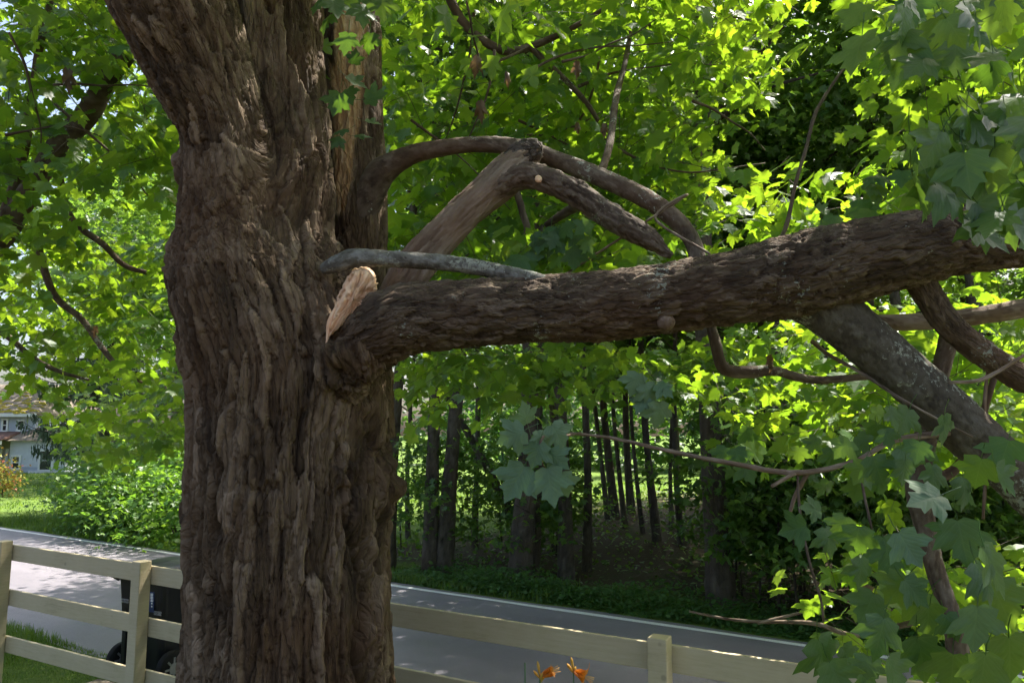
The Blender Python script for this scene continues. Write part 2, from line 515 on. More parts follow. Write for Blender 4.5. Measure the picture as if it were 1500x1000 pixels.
M['yellow_leaf'] = mat_leaf('yellow_leaf', [(0.0, (0.3, 0.32, 0.04)), (0.6, (0.45, 0.4, 0.05)), (0.75, (0.5, 0.1, 0.05)), (1.0, (0.55, 0.12, 0.08))], (0.4, 0.35, 0.05), 0.35)

def mat_fresh():
    m, nt, N, L, b = mat_new('torn_fresh_wood')
    co = objco(N, L, (70, 70, 7)); n = noise(N, L, 1, 6, 0.7, co)
    n2 = noise(N, L, 14, 4, 0.6, objco(N, L))
    r = ramp(N, [(0.25, (0.42, 0.17, 0.075)), (0.4, (0.8, 0.46, 0.27)), (0.6, (0.88, 0.62, 0.4)), (0.85, (0.92, 0.76, 0.56))])
    L.new(mixc(N, L, 0.5, n.outputs[0], n2.outputs[0]), r.inputs[0]); L.new(r.outputs[0], b.inputs['Base Color'])
    b.inputs['Roughness'].default_value = 0.75
    bump(N, L, b, n.outputs[0], 0.7, 0.008)
    return m
M['fresh'] = mat_fresh()

def mat_ground():
    m, nt, N, L, b = mat_new('ground')
    at = N.new('ShaderNodeAttribute'); at.attribute_name = 'lawn'
    co = objco(N, L)
    n1 = noise(N, L, 0.9, 6, 0.7, co); n2 = noise(N, L, 14, 6, 0.75, co)
    rg = ramp(N, [(0.25, (0.05, 0.095, 0.02)), (0.5, (0.10, 0.16, 0.03)), (0.75, (0.17, 0.21, 0.05))])
    L.new(mixc(N, L, 0.5, n1.outputs[0], n2.outputs[0]), rg.inputs[0])
    rl = ramp(N, [(0.3, (0.03, 0.024, 0.016)), (0.5, (0.075, 0.055, 0.036)), (0.62, (0.05, 0.065, 0.024)), (0.8, (0.12, 0.09, 0.06))])
    L.new(mixc(N, L, 0.6, n1.outputs[0], n2.outputs[0]), rl.inputs[0])
    L.new(mixc(N, L, at.outputs['Fac'], rl.outputs[0], rg.outputs[0]), b.inputs['Base Color'])
    b.inputs['Roughness'].default_value = 0.95; b.inputs['Specular IOR Level'].default_value = 0.1
    bump(N, L, b, n2.outputs[0], 0.8, 0.04)
    return m
M['ground'] = mat_ground()

def mat_asphalt():
    m, nt, N, L, b = mat_new('asphalt')
    co = objco(N, L)
    # streaks worn along the road
    mp = N.new('ShaderNodeMapping'); mp.vector_type = 'POINT'
    g = N.new('ShaderNodeNewGeometry'); mp.inputs['Rotation'].default_value = (0, 0, math.atan2(-UY, UX))
    L.new(g.outputs['Position'], mp.inputs[0])
    m2 = N.new('ShaderNodeMapping'); m2.inputs['Scale'].default_value = (0.12, 1.6, 1); L.new(mp.outputs[0], m2.inputs[0])
    ns = noise(N, L, 1.0, 5, 0.6, m2.outputs[0])
    n1 = noise(N, L, 0.7, 5, 0.65, co); n2 = noise(N, L, 160, 3, 0.8, co)
    r = ramp(N, [(0.36, (0.11, 0.1, 0.114)), (0.5, (0.175, 0.16, 0.18)), (0.64, (0.28, 0.257, 0.274))])
    f = mixc(N, L, 0.45, mixc(N, L, 0.5, ns.outputs[0], n1.outputs[0]), n2.outputs[0])
    L.new(f, r.inputs[0]); L.new(r.outputs[0], b.inputs['Base Color'])
    rr = N.new('ShaderNodeMapRange'); rr.inputs[3].default_value = 0.42; rr.inputs[4].default_value = 0.68
    L.new(ns.outputs[0], rr.inputs[0]); L.new(rr.outputs[0], b.inputs['Roughness'])
    b.inputs['Specular IOR Level'].default_value = 0.6
    bump(N, L, b, n2.outputs[0], 0.35, 0.01)
    return m
M['asphalt'] = mat_asphalt()

def mat_line():
    m, nt, N, L, b = mat_new('worn_road_paint')
    n = noise(N, L, 45, 5, 0.75, objco(N, L))
    r = ramp(N, [(0.3, (0.18, 0.18, 0.18)), (0.42, (0.8, 0.79, 0.76)), (0.8, (0.85, 0.84, 0.82))])
    L.new(n.outputs[0], r.inputs[0]); L.new(r.outputs[0], b.inputs['Base Color']); b.inputs['Roughness'].default_value = 0.7
    return m
M['line'] = mat_line()

def mat_fence():
    m, nt, N, L, b = mat_new('weathered_white_paint')
    n = noise(N, L, 3, 6, 0.7, objco(N, L)); n2 = noise(N, L, 1, 6, 0.7, objco(N, L, (6, 6, 70)))
    r = ramp(N, [(0.25, (0.34, 0.27, 0.155)), (0.45, (0.48, 0.395, 0.24)), (0.75, (0.57, 0.48, 0.32))])
    L.new(mixc(N, L, 0.5, n.outputs[0], n2.outputs[0]), r.inputs[0])
    v = N.new('ShaderNodeTexVoronoi'); v.inputs['Scale'].default_value = 5.5; L.new(objco(N, L), v.inputs['Vector'])
    rk = ramp(N, [(0.0, (1, 1, 1)), (0.055, (1, 1, 1)), (0.1, (0, 0, 0))]); L.new(v.outputs['Distance'], rk.inputs[0])
    mu = N.new('ShaderNodeMath'); mu.operation = 'MULTIPLY'; mu.inputs[1].default_value = 0.6; L.new(rk.outputs[0], mu.inputs[0])
    L.new(mixc(N, L, mu.outputs[0], r.outputs[0], (0.24, 0.19, 0.12)), b.inputs['Base Color'])
    b.inputs['Roughness'].default_value = 0.62
    bump(N, L, b, n2.outputs[0], 0.25, 0.006)
    return m
M['fence'] = mat_fence()
M['plastic'] = mat_plain('black_bin_plastic', (0.012, 0.013, 0.017), 0.45, 0.3, 12, 0.5, 0.1)
M['plastic_grey'] = mat_plain('bin_stamp', (0.42, 0.43, 0.45), 0.6, 0.1, 20)
M['sticker_blue'] = mat_plain('bin_sticker', (0.03, 0.06, 0.16), 0.4, 0.1, 20)
M['white'] = mat_plain('white_paint', (0.75, 0.75, 0.74), 0.5, 0.08, 4)
M['hub'] = mat_plain('grey_hub', (0.3, 0.3, 0.31), 0.5, 0.2, 9)
M['rubber'] = mat_plain('rubber', (0.015, 0.015, 0.016), 0.8, 0.2, 30, 0.3)
M['timber'] = mat_plain('old_timber', (0.12, 0.09, 0.065), 0.9, 0.45, 6, 0.2, 0.8, (2, 2, 20))
M['timber_top'] = mat_plain('splintered_timber', (0.3, 0.25, 0.19), 0.9, 0.45, 9, 0.2, 0.9, (3, 3, 3))
M['siding'] = mat_plain('blue_grey_siding', (0.42, 0.46, 0.54), 0.6, 0.1, 3)
M['siding_tan'] = mat_plain('tan_porch_siding', (0.36, 0.34, 0.27), 0.6, 0.12, 3)
M['siding_pale'] = mat_plain('pale_siding', (0.6, 0.62, 0.66), 0.6, 0.08, 3)
M['roof'] = mat_plain('mossy_shingle', (0.24, 0.2, 0.16), 0.9, 0.3, 3, 0.2, 0.4, (1, 1, 1))
M['moss'] = mat_plain('yellow_moss', (0.42, 0.34, 0.05), 0.95, 0.3, 9, 0.1, 0.8)
M['roof_red'] = mat_plain('red_brown_shingle', (0.2, 0.11, 0.09), 0.9, 0.25, 3)
M['glass'] = mat_plain('dark_glass', (0.03, 0.035, 0.04), 0.08, 0.2, 2, 0.6)
M['tarp'] = mat_plain('teal_tarp', (0.03, 0.35, 0.33), 0.5, 0.2, 6)
M['petal'] = mat_leaf('lily_petal', [(0.0, (0.75, 0.2, 0.015)), (1.0, (0.85, 0.3, 0.03))], (0.8, 0.25, 0.01), 0.4, 0.5, 0.3)
M['bud'] = mat_leaf('lily_bud', [(0.0, (0.55, 0.35, 0.06)), (1.0, (0.65, 0.3, 0.05))], (0.4, 0.25, 0.02), 0.2, 0.5, 0.3)
M['stem_green'] = mat_plain('green_stem', (0.07, 0.15, 0.04), 0.5, 0.2, 20)
M['wire'] = mat_plain('overhead_wire', (0.35, 0.35, 0.36), 0.5, 0.1, 2)

# ------------------------------------------------------------------ leaves
HALF = [(0.0, 0.0), (0.15, -0.07), (0.47, 0.05), (0.41, 0.23), (0.57, 0.30), (0.74, 0.57), (0.55, 0.55), (0.46, 0.62), (0.27, 0.55), (0.34, 0.77), (0.19, 0.79), (0.0, 1.06)]
HALF_S = [(0.0, 0.0), (0.44, 0.02), (0.34, 0.26), (0.72, 0.58), (0.25, 0.52), (0.22, 0.78), (0.0, 1.04)]
HALF_T = [(0.0, 0.0), (0.5, 0.15), (0.6, 0.6), (0.2, 0.6), (0.0, 1.0)]
HALF_O = [(0.0, 0.0), (0.22, 0.25), (0.24, 0.55), (0.0, 1.0)]

def leaf_template(half, curl, cx=0.35):
    h = np.array(half)
    left = h[1:-1][::-1] * np.array([-1, 1])
    out = np.vstack([h, left])
    V = np.vstack([[0, cx], out])
    z = -curl * (V[:, 0] ** 2) * 0.9 - curl * 0.5 * (V[:, 1] - 0.3) ** 2 + 0.10 * np.abs(V[:, 0]) * (1 if curl >= 0 else 0.5)
    V = np.column_stack([V, z])
    n = len(out); k = np.arange(n)
    T = np.stack([np.zeros(n, int), 1 + k, 1 + (k + 1) % n], 1)
    return V, T

TEMPL = {
    'full': [leaf_template(HALF, c) for c in (0.1, 0.35, 0.6, -0.1)],
    'mid': [leaf_template(HALF_S, c) for c in (0.1, 0.35, 0.6)],
    'tiny': [leaf_template(HALF_T, c) for c in (0.15, 0.5)],
    'oval': [leaf_template(HALF_O, c) for c in (0.2, 0.6)],
}

def rot_from(tip, nrm):
    """arrays (N,3): leaf y axis = tip, z axis close to nrm"""
    y = tip / np.linalg.norm(tip, axis=1)[:, None]
    z = nrm - y * (nrm * y).sum(1)[:, None]
    z /= np.linalg.norm(z, axis=1)[:, None] + 1e-9
    x = np.cross(y, z)
    return np.stack([x, y, z], -1)

def leaves(name, pos, Rm, sc, kind, mat, parent=None, smooth=False):
    Vs, Ts = [], []; base = 0
    tpl = TEMPL[kind]
    pick = RNG.integers(0, len(tpl), len(pos))
    for i, (tv, tt) in enumerate(tpl):
        idx = np.where(pick == i)[0]
        if not len(idx): continue
        asp = np.stack([RNG.uniform(0.85, 1.15, len(idx)), np.ones(len(idx)), np.ones(len(idx))], 1)
        v = tv[None] * asp[:, None, :] * sc[idx][:, None, None]
        w = np.einsum('nij,nkj->nki', Rm[idx], v) + pos[idx][:, None, :]
        Vs.append(w.reshape(-1, 3))
        Ts.append((tt[None] + (np.arange(len(idx)) * len(tv))[:, None, None]).reshape(-1, 3) + base)
        base += len(idx) * len(tv)
    return mesh_np(name, np.vstack(Vs), [np.vstack(Ts)], mat, parent, smooth)

def spray_leaves(c, yaw, droop, L, npairs, size, seedrng):
    """vectorised: c (S,3) spray bases; returns positions, tips, normals, sizes, twig polylines"""
    S = len(c)
    d = np.stack([np.cos(yaw), np.sin(yaw), -droop], 1); d /= np.linalg.norm(d, axis=1)[:, None]
    side = np.stack([-np.sin(yaw), np.cos(yaw), np.zeros(S)], 1)
    bank = seedrng.normal(0, 0.25, S)[:, None]
    side = side + bank * np.array([0, 0, 1.0])
    nrm0 = np.cross(d, side); nrm0[nrm0[:, 2] < 0] *= -1
    pos, tip, nr, sz = [], [], [], []
    tw = []
    for k in range(npairs + 1):
        t = (k + 0.6) / (npairs + 0.6)
        base = c + d * (L[:, None] * t) + np.array([0, 0, -1.0]) * (0.12 * L[:, None] * t * t)
        tw.append(base)
        for sg in ((-1, 1) if k < npairs else (0,)):
            reach = (0.10 + 0.28 * (1 - t)) * L[:, None] * seedrng.uniform(0.2, 1.3, (S, 1)) if sg else 0
            dirv = d * 0.75 + side * sg * 1.0 + seedrng.normal(0, 0.3, (S, 3)) + np.array([0, 0, -0.85]) * seedrng.uniform(0.2, 1.7, (S, 1))
            p = base + (side * sg + d * 0.4) * reach + seedrng.normal(0, 0.03, (S, 3)) + np.array([0, 0, -0.02])
            n = nrm0 + seedrng.normal(0, 0.42, (S, 3))
            pos.append(p); tip.append(dirv); nr.append(n)
            sz.append(size * seedrng.uniform(0.6, 1.15, S))
    tw = np.stack([c] + tw, 1)
    return np.vstack(pos), np.vstack(tip), np.vstack(nr), np.concatenate(sz), tw

def twig_mesh(name, polys, r0, mat, parent):
    """polys (S,K,3) thin three-sided tubes, one mesh"""
    S, K, _ = polys.shape
    d = polys[:, -1] - polys[:, 0]; d /= np.linalg.norm(d, axis=1)[:, None] + 1e-9
    a = np.cross(d, np.array([0.3, 0.2, 1.0])); a /= np.linalg.norm(a, axis=1)[:, None] + 1e-9
    b = np.cross(d, a)
    V = np.zeros((S, K, 3, 3))
    for j in range(3):
        t = 2 * math.pi * j / 3
        o = math.cos(t) * a + math.sin(t) * b
        for k in range(K):
            V[:, k, j] = polys[:, k] + o * (np.broadcast_to(r0, (S,)) * (1 - 0.75 * k / (K - 1)))[:, None]
    base = (np.arange(S) * K * 3)[:, None, None]
    Q = []
    for k in range(K - 1):
        for j in range(3):
            Q.append([k * 3 + j, k * 3 + (j + 1) % 3, (k + 1) * 3 + (j + 1) % 3, (k + 1) * 3 + j])
    Q = (np.array(Q)[None] + base).reshape(-1, 4)
    return mesh_np(name, V.reshape(-1, 3), [Q], mat, parent)

# ================================================================== SETTING
def build_ground():
    def axis(lo, hi, fine, ratio):
        xs = [0.0]; s = fine
        while xs[-1] < hi: xs.append(xs[-1] + s); s *= ratio
        ys = [0.0]; s = fine
        while ys[-1] > lo: ys.append(ys[-1] - s); s *= ratio
        return np.array(sorted(set(ys + xs)))
    A = axis(-500, 500, 0.25, 1.035)
    Vv = axis(-300, 600, 0.15, 1.03) + 6.5
    a, v = np.meshgrid(A, Vv, indexing='ij')
    x = UX * a + NX * v; y = UY * a + NY * v
    z = ground_z(x, y)
    off = np.clip(np.abs(v - 6.55) - 2.15, 0, 1)
    q = np.stack([x.ravel(), y.ravel(), np.zeros(x.size)], 1)
    z = z + (fbm(q * 0.6, 3, 3).reshape(z.shape) * 0.12 + fbm(q * 3.0, 2, 5).reshape(z.shape) * 0.03) * off
    n, m = a.shape
    i = np.arange(n - 1)[:, None]; k = np.arange(m - 1)[None]
    Q = np.stack([i * m + k, (i + 1) * m + k, (i + 1) * m + k + 1, i * m + k + 1], -1).reshape(-1, 4)
    o = mesh_np('ground', np.stack([x.ravel(), y.ravel(), z.ravel()], 1), [Q], M['ground'])
    nz = fbm(q * 0.5, 3, 9).reshape(z.shape)
    woods = np.clip((v - 9.6 + nz * 1.5) / 1.0, 0, 1) * np.clip((a + 11 + nz * 3) / 2.0, 0, 1) * np.clip((28 - v + nz * 4) / 4, 0, 1)
    mulch = np.clip((2.7 - v + nz) / 0.5, 0, 1)
    add_attr(o, 'lawn', np.clip(1 - woods - mulch, 0, 1).ravel())
    tag(o, kind='structure')

def strip(name, v0, v1, a0, a1, dz, mat, n=160, wob=0.0):
    A = np.linspace(a0, a1, n)
    V = []
    for a in A:
        for j, v in enumerate((v0, v1)):
            vv = v + wob * (math.sin(a * 1.7 + j * 2) * 0.5 + math.sin(a * 4.1 + j) * 0.3)
            x = UX * a + NX * vv; y = UY * a + NY * vv
            V.append((x, y, -0.65 + dz))
    i = np.arange(n - 1)
    Q = np.stack([2 * i, 2 * i + 2, 2 * i + 3, 2 * i + 1], 1)
    o = mesh_np(name, V, [Q], mat)
    tag(o, kind='structure')
    return o

build_ground()
strip('road', V_NEAR, V_FAR, -300, 200, 0.004, M['asphalt'], 1200, 0.05)
strip('road_edge_line', V_FAR - 0.22, V_FAR - 0.12, -300, 200, 0.008, M['line'], 900, 0.012)

# ================================================================== THE OLD MAPLE
maple = empty('maple_tree', (*P(421, 1000, 3.8)[:2], float(ground_z(*P(421, 1000, 3.8)[:2]))))
tag(maple, 'huge old maple with furrowed bark and a torn, split side limb', 'tree')

TRUNK = [(424, 1420, 3.8, 420), (424, 1250, 3.8, 350), (427, 1080, 3.8, 308), (427, 1000, 3.8, 298), (428, 900, 3.8, 288), (428, 800, 3.8, 284), (431, 710, 3.8, 288),
         (429, 640, 3.8, 280), (428, 560, 3.8, 282), (405, 480, 3.8, 272), (384, 410, 3.8, 250), (376, 350, 3.8, 222), (394, 280, 3.84, 186),
         (404, 200, 3.88, 146), (405, 100, 3.92, 132), (402, 0, 3.95, 130), (398, -200, 4.05, 122), (394, -420, 4.15, 105)]
LEFTL = [(385, 520, 3.75, 230), (362, 400, 3.7, 220), (346, 310, 3.66, 165), (335, 230, 3.62, 138), (322, 180, 3.58, 128), (288, 100, 3.52, 147),
         (247, 0, 3.44, 165), (190, -120, 3.34, 150), (120, -300, 3.2, 130)]

def build_trunk():
    tp, lp = pixpath(TRUNK), pixpath(LEFTL)
    Vs, Fs, b = [], [], 0
    cp = pixpath([(425, 600, 3.75, 150), (468, 562, 3.6, 120), (512, 530, 3.47, 96), (548, 508, 3.43, 80), (585, 496, 3.42, 56)])
    for path, n in ((tp, 90), (lp, 60), (cp, 30)):
        S, s = catmull(path, n)
        V, Q = sweep(S[:, :3], S[:, 3], 40)
        m = len(V)
        V = np.vstack([V, S[0, :3], S[-1, :3]]); k = np.arange(40)
        T0 = np.stack([np.full(40, m), (k + 1) % 40, k], 1); T1 = np.stack([np.full(40, m + 1), m - 40 + k, m - 40 + (k + 1) % 40], 1)
        Vs.append(V); Fs.append((Q + b, T0 + b, T1 + b)); b += len(V)
    # knot bumps low on the left side and a burl where the torn limb came off
    o = mesh_np('trunk', np.vstack(Vs), [np.vstack([f[0] for f in Fs]), np.vstack([f[1] for f in Fs] + [f[2] for f in Fs])], None)
    rm = o.modifiers.new('r', 'REMESH'); rm.mode = 'VOXEL'; rm.voxel_size = 0.0085
    sm = o.modifiers.new('s', 'SMOOTH'); sm.factor = 0.5; sm.iterations = 18
    dg = bpy.context.evaluated_depsgraph_get()
    me = bpy.data.meshes.new_from_object(o.evaluated_get(dg))
    bpy.data.objects.remove(o)
    n = len(me.vertices)
    V = np.zeros(n * 3); me.vertices.foreach_get('co', V); V = V.reshape(-1, 3)
    Nn = np.zeros(n * 3); me.vertices.foreach_get('normal', Nn); Nn = Nn.reshape(-1, 3)
    # grain-aligned coordinates: unlean the left limb
    St, _ = catmull(tp, 200); Sl, _ = catmull(lp, 200)
    def near(S):
        cx = np.interp(V[:, 2], S[:, 2], S[:, 0]); cy = np.interp(V[:, 2], S[:, 2], S[:, 1]); r = np.interp(V[:, 2], S[:, 2], S[:, 3])
        return cx, cy, np.hypot(V[:, 0] - cx, V[:, 1] - cy) / r
    tx, ty, td = near(St); lx, ly, ld = near(Sl)
    w = np.clip(0.5 + (td - ld) * 1.6, 0, 1); w = w * w * (3 - 2 * w)
    fz = np.clip((V[:, 2] - lp[0, 2] - 0.05) / 0.7, 0, 1); w = w * fz * fz * (3 - 2 * fz)
    cx = tx * (1 - w) + lx * w; cy = ty * (1 - w) + ly * w
    q = np.stack([V[:, 0] - 0.85 * cx, V[:, 1] - 0.85 * cy, V[:, 2]], 1)
    q[:, 0] += 0.03 * np.sin(V[:, 2] * 2.1); 
    off, tone = bark(q, 0.07, 0.50, 0.026, 1)
    hi = np.clip((V[:, 2] - 1.9) / 0.6, 0, 1) * (w > 0.3)
    off2, tone2 = bark(q, 0.045, 0.16, 0.013, 31)
    off = off * (1 - hi) + off2 * hi; tone = tone * (1 - hi) + tone2 * hi
    off += 0.045 * fbm(q / np.array([0.22, 0.22, 1.2]), 3, 71) + 0.03 * fbm(V / 0.35, 3, 77)
    nn = fbm(q / np.array([0.085, 0.085, 0.9]), 3, 91)
    lowz = np.clip((2.4 - V[:, 2]) / 0.8, 0.25, 1)
    off -= 0.034 * np.exp(-(nn / 0.045) ** 2) * lowz
    n2 = fbm(q / np.array([0.05, 0.05, 0.5]) + 3.3, 3, 95)
    off -= 0.014 * np.exp(-(n2 / 0.05) ** 2) * lowz
    # swirl burls around the limb junction
    for (px, py, d, rad, amp) in ((262, 385, 3.72, 0.16, 0.03), (285, 250, 3.6, 0.1, 0.04), (545, 600, 3.55, 0.13, 0.03), (500, 520, 3.35, 0.16, 0.04), (570, 715, 3.75, 0.15, 0.05), (268, 745, 3.75, 0.12, 0.012)):
        c = P(px, py, d); e = np.linalg.norm(V - c, axis=1) / rad
        off += amp * np.exp(-e * e) * (1 + 0.5 * np.sin(e * 9))
    # deep vertical furrow along the right flank
    c0, c1 = P(505, 680, 3.4), P(528, 1000, 3.38)
    t = np.clip((V[:, 2] - c0[2]) / (c1[2] - c0[2]), -0.2, 1.4)
    fx = c0[0] + (c1[0] - c0[0]) * t + 0.02 * np.sin(V[:, 2] * 9)
    off -= 0.05 * np.exp(-((V[:, 0] - fx) / 0.016) ** 2) * (V[:, 2] < 1.35) * (V[:, 1] < 3.75)
    off += 0.035 * np.exp(-((V[:, 0] - fx - 0.05) / 0.025) ** 2) * (V[:, 2] < 1.3) * (V[:, 1] < 3.75)
    V2 = V + Nn * off[:, None]
    me.vertices.foreach_set('co', V2.ravel())
    me.polygons.foreach_set('use_smooth', np.ones(len(me.polygons), bool))
    me.materials.clear(); me.materials.append(M['bark'])
    me.update()
    o = bpy.data.objects.new('trunk', me); COL.objects.link(o)
    o.parent = maple; o.matrix_parent_inverse = parent_world(maple).inverted()
    add_attr(o, 'tone', tone); add_attr(o, 'wood', np.zeros(n)); add_grain(o, q)
    return o
trunk = build_trunk()
tag(trunk, 'thick furrowed trunk dividing into leaning limbs')

def build_rear_stem():
    path = pixpath([(530, 640, 4.3, 100), (528, 480, 4.3, 86), (524, 330, 4.3, 84), (520, 200, 4.32, 84), (516, 100, 4.35, 84), (512, 0, 4.36, 86), (508, -200, 4.4, 80), (500, -500, 4.5, 60)])
    o = limb_mesh('stem', path, M['bark'], maple, 0.011, 100, 0.05, 0.3, 0.014, 0.04, 3)
    n = len(o.data.vertices); V = np.zeros(n * 3); o.data.vertices.foreach_get('co', V); V = V.reshape(-1, 3)
    # world -> pixel of the front surface to bound the bare strip
    rel = V - EYE; dd = rel @ _fw
    px = 750 + F * rel[:, 0] / dd; py = 500 - F * (rel @ _up) / dd
    edge = 5 * vnoise(V * np.array([30, 30, 8]), 4)
    front = V[:, 1] < np.interp(V[:, 2], path[:, 2], path[:, 1])
    lo = np.interp(py, [-100, 60, 180, 310], [492, 488, 488, 488]); hi = np.interp(py, [-100, 30, 130, 200, 315], [545, 544, 536, 522, 506])
    wd = front * np.clip((px - lo + edge) / 4, 0, 1) * np.clip((hi - px + edge) / 4, 0, 1) * np.clip((318 - py) / 12, 0, 1)
    add_attr(o, 'wood', wd)
    Nn = np.zeros(n * 3); o.data.vertices.foreach_get('normal', Nn)
    V = V - Nn.reshape(-1, 3) * (wd * 0.018)[:, None]
    o.data.vertices.foreach_set('co', V.ravel()); o.data.update()
    tag(o, 'rear stem with a long strip of bare orange wood')
build_rear_stem()

def limb(name, px, mat, **kw):
    lab = kw.pop('label', None)
    o = limb_mesh(name, pixpath(px), M[mat], maple, **kw)
    if mat == 'bark': pass
    if lab: tag(o, lab)
    return o

main_limb = limb('limb', [(462, 522, 3.52, 10), (490, 514, 3.48, 40), (520, 501, 3.43, 70), (556, 484, 3.40, 96), (600, 466, 3.38, 102), (660, 460, 3.36, 97), (760, 455, 3.32, 96), (900, 446, 3.25, 100), (1050, 425, 3.15, 106),
             (1130, 412, 3.12, 114), (1200, 398, 3.08, 122), (1300, 372, 3.0, 108), (1400, 355, 2.95, 96), (1500, 350, 2.9, 82), (1650, 352, 2.8, 64), (1850, 345, 2.72, 50), (2100, 330, 2.62, 34), (2400, 340, 2.5, 16), (2600, 350, 2.45, 5)],
     'limb_bark', step=0.009, nseg=150, w=0.034, l=0.10, depth=0.011, lump=0.05, seed=5, label='massive torn limb reaching out level from the trunk')
limb('limb', [(1150, 425, 3.12, 60), (1215, 455, 3.1, 76), (1270, 500, 3.08, 72), (1340, 560, 3.04, 68), (1410, 625, 3.0, 72), (1470, 680, 2.96, 66), (1540, 760, 2.9, 58), (1610, 880, 2.85, 42), (1670, 1000, 2.8, 26), (1700, 1100, 2.75, 8)],
     'lichen_bark', step=0.011, nseg=80, w=0.03, l=0.05, depth=0.004, lump=0.05, seed=6, label='lichen spotted limb slanting down from the torn limb')
limb('branch', [(1330, 385, 3.0, 44), (1352, 420, 3.0, 40), (1385, 470, 3.0, 38), (1430, 510, 2.98, 38), (1500, 556, 2.95, 38), (1600, 610, 2.9, 32), (1760, 690, 2.85, 20), (1880, 770, 2.8, 6)],
     'limb_bark', step=0.012, nseg=40, w=0.02, l=0.08, depth=0.004, seed=7)
limb('branch', [(1270, 472, 3.5, 22), (1330, 472, 3.48, 25), (1400, 467, 3.45, 26), (1450, 460, 3.42, 27), (1520, 448, 3.4, 28), (1620, 436, 3.4, 24), (1800, 440, 3.4, 16), (1950, 470, 3.4, 5)],
     'peeled_wood', step=0.014, nseg=28, w=0.02, l=0.1, depth=0.002, seed=8)
limb('branch', [(1392, 485, 3.25, 28), (1378, 540, 3.25, 26), (1360, 620, 3.22, 30), (1345, 700, 3.2, 34), (1355, 770, 3.18, 30), (1372, 840, 3.15, 26), (1395, 910, 3.1, 28), (1402, 960, 3.1, 30), (1388, 1020, 3.05, 28), (1360, 1080, 3.0, 22)],
     'branch_bark', step=0.014, nseg=32, w=0.02, l=0.08, depth=0.003, lump=0.1, seed=9)
limb('branch', [(1352, 705, 3.2, 18), (1395, 690, 3.2, 14), (1425, 650, 3.2, 12), (1445, 590, 3.2, 10), (1460, 540, 3.2, 8)], 'branch_bark', step=0.02, nseg=14, depth=0.002, seed=10)
limb('branch', [(1040, 470, 3.6, 14), (1050, 510, 3.6, 16), (1062, 540, 3.6, 18), (1100, 545, 3.6, 18), (1135, 543, 3.6, 14), (1190, 556, 3.65, 12), (1260, 552, 3.7, 10), (1330, 545, 3.8, 6)], 'branch_bark', step=0.02, nseg=18, depth=0.003, seed=11)
# the arching limb from the rear stem
limb('limb', [(528, 320, 4.25, 46), (552, 262, 4.18, 44), (580, 238, 4.12, 34), (620, 222, 4.06, 27), (690, 212, 4.0, 24), (760, 216, 3.94, 26), (820, 236, 3.88, 26), (880, 260, 3.8, 28), (940, 288, 3.74, 28), (985, 318, 3.68, 27), (1012, 350, 3.64, 24), (1022, 380, 3.6, 24), (1030, 430, 3.55, 22)],
     'branch_bark', step=0.012, nseg=44, w=0.03, l=0.06, depth=0.0022, lump=0.06, seed=12, label='smooth thin limb arching out from the rear stem')
# the broken limb: peeled shaft, dark stub, rotten drooping end
limb('broken_limb', [(560, 470, 3.62, 50), (598, 405, 3.68, 56), (640, 352, 3.72, 54), (700, 292, 3.76, 54), (740, 256, 3.78, 56), (768, 232, 3.78, 46), (786, 218, 3.78, 30)],
     'peeled_wood', step=0.01, nseg=80, w=0.03, l=0.25, depth=0.007, lump=0.12, seed=13, rough_end=True, label='snapped pale limb ending in a ragged stub')
stub = limb('ragged_stub', [(728, 262, 3.80, 40), (752, 238, 3.79, 44), (776, 222, 3.77, 40), (793, 218, 3.75, 26)],
     'woods_bark', step=0.006, nseg=60, w=0.014, l=0.09, depth=0.014, lump=0.25, seed=14, rough_end=True, label='dark rotten stub of the snapped limb')
limb('broken_limb', [(725, 275, 3.74, 36), (765, 258, 3.72, 38), (800, 264, 3.7, 36), (840, 282, 3.68, 38), (885, 312, 3.66, 36), (930, 338, 3.62, 34), (960, 356, 3.6, 28), (985, 374, 3.58, 12)],
     'branch_bark', step=0.008, nseg=60, w=0.022, l=0.07, depth=0.008, lump=0.14, seed=15, rough_end=True, label='rotten limb hanging from the broken stub')
mb = MB(); c = P(789, 262, 3.64); mb.lathe(c, [(0.0, -0.012), (0.016, -0.01), (0.019, 0.0), (0.012, 0.006), (0.0, 0.003)], 14, 'x', R(-70)); mb.build('limb_scar', M['fresh'], maple, True)
# lichen-covered branch lying over the torn limb
limb('branch', [(474, 394, 3.5, 16), (500, 384, 3.46, 27), (525, 377, 3.44, 27), (580, 380, 3.42, 25), (640, 384, 3.4, 25), (690, 390, 3.38, 24), (740, 400, 3.34, 22), (790, 410, 3.28, 18), (830, 416, 3.28, 8)],
     'grey_lichen_bark', step=0.009, nseg=50, w=0.03, l=0.05, depth=0.0025, lump=0.08, seed=16, label='grey lichen covered branch lying across the torn limb')
limb('branch_stub', [(275, 362, 3.72, 18), (256, 370, 3.7, 12), (243, 373, 3.7, 4)], 'limb_bark', step=0.008, nseg=14, depth=0.003, lump=0.2, seed=21)
limb('branch_stub', [(270, 384, 3.72, 20), (252, 391, 3.7, 14), (242, 399, 3.7, 6)], 'limb_bark', step=0.008, nseg=14, depth=0.003, lump=0.2, seed=22)
limb('knot', [(972, 462, 3.17, 30), (976, 473, 3.085, 24), (977, 475, 3.06, 12)], 'peeled_wood', step=0.006, nseg=24, depth=0.003, lump=0.15, seed=23)
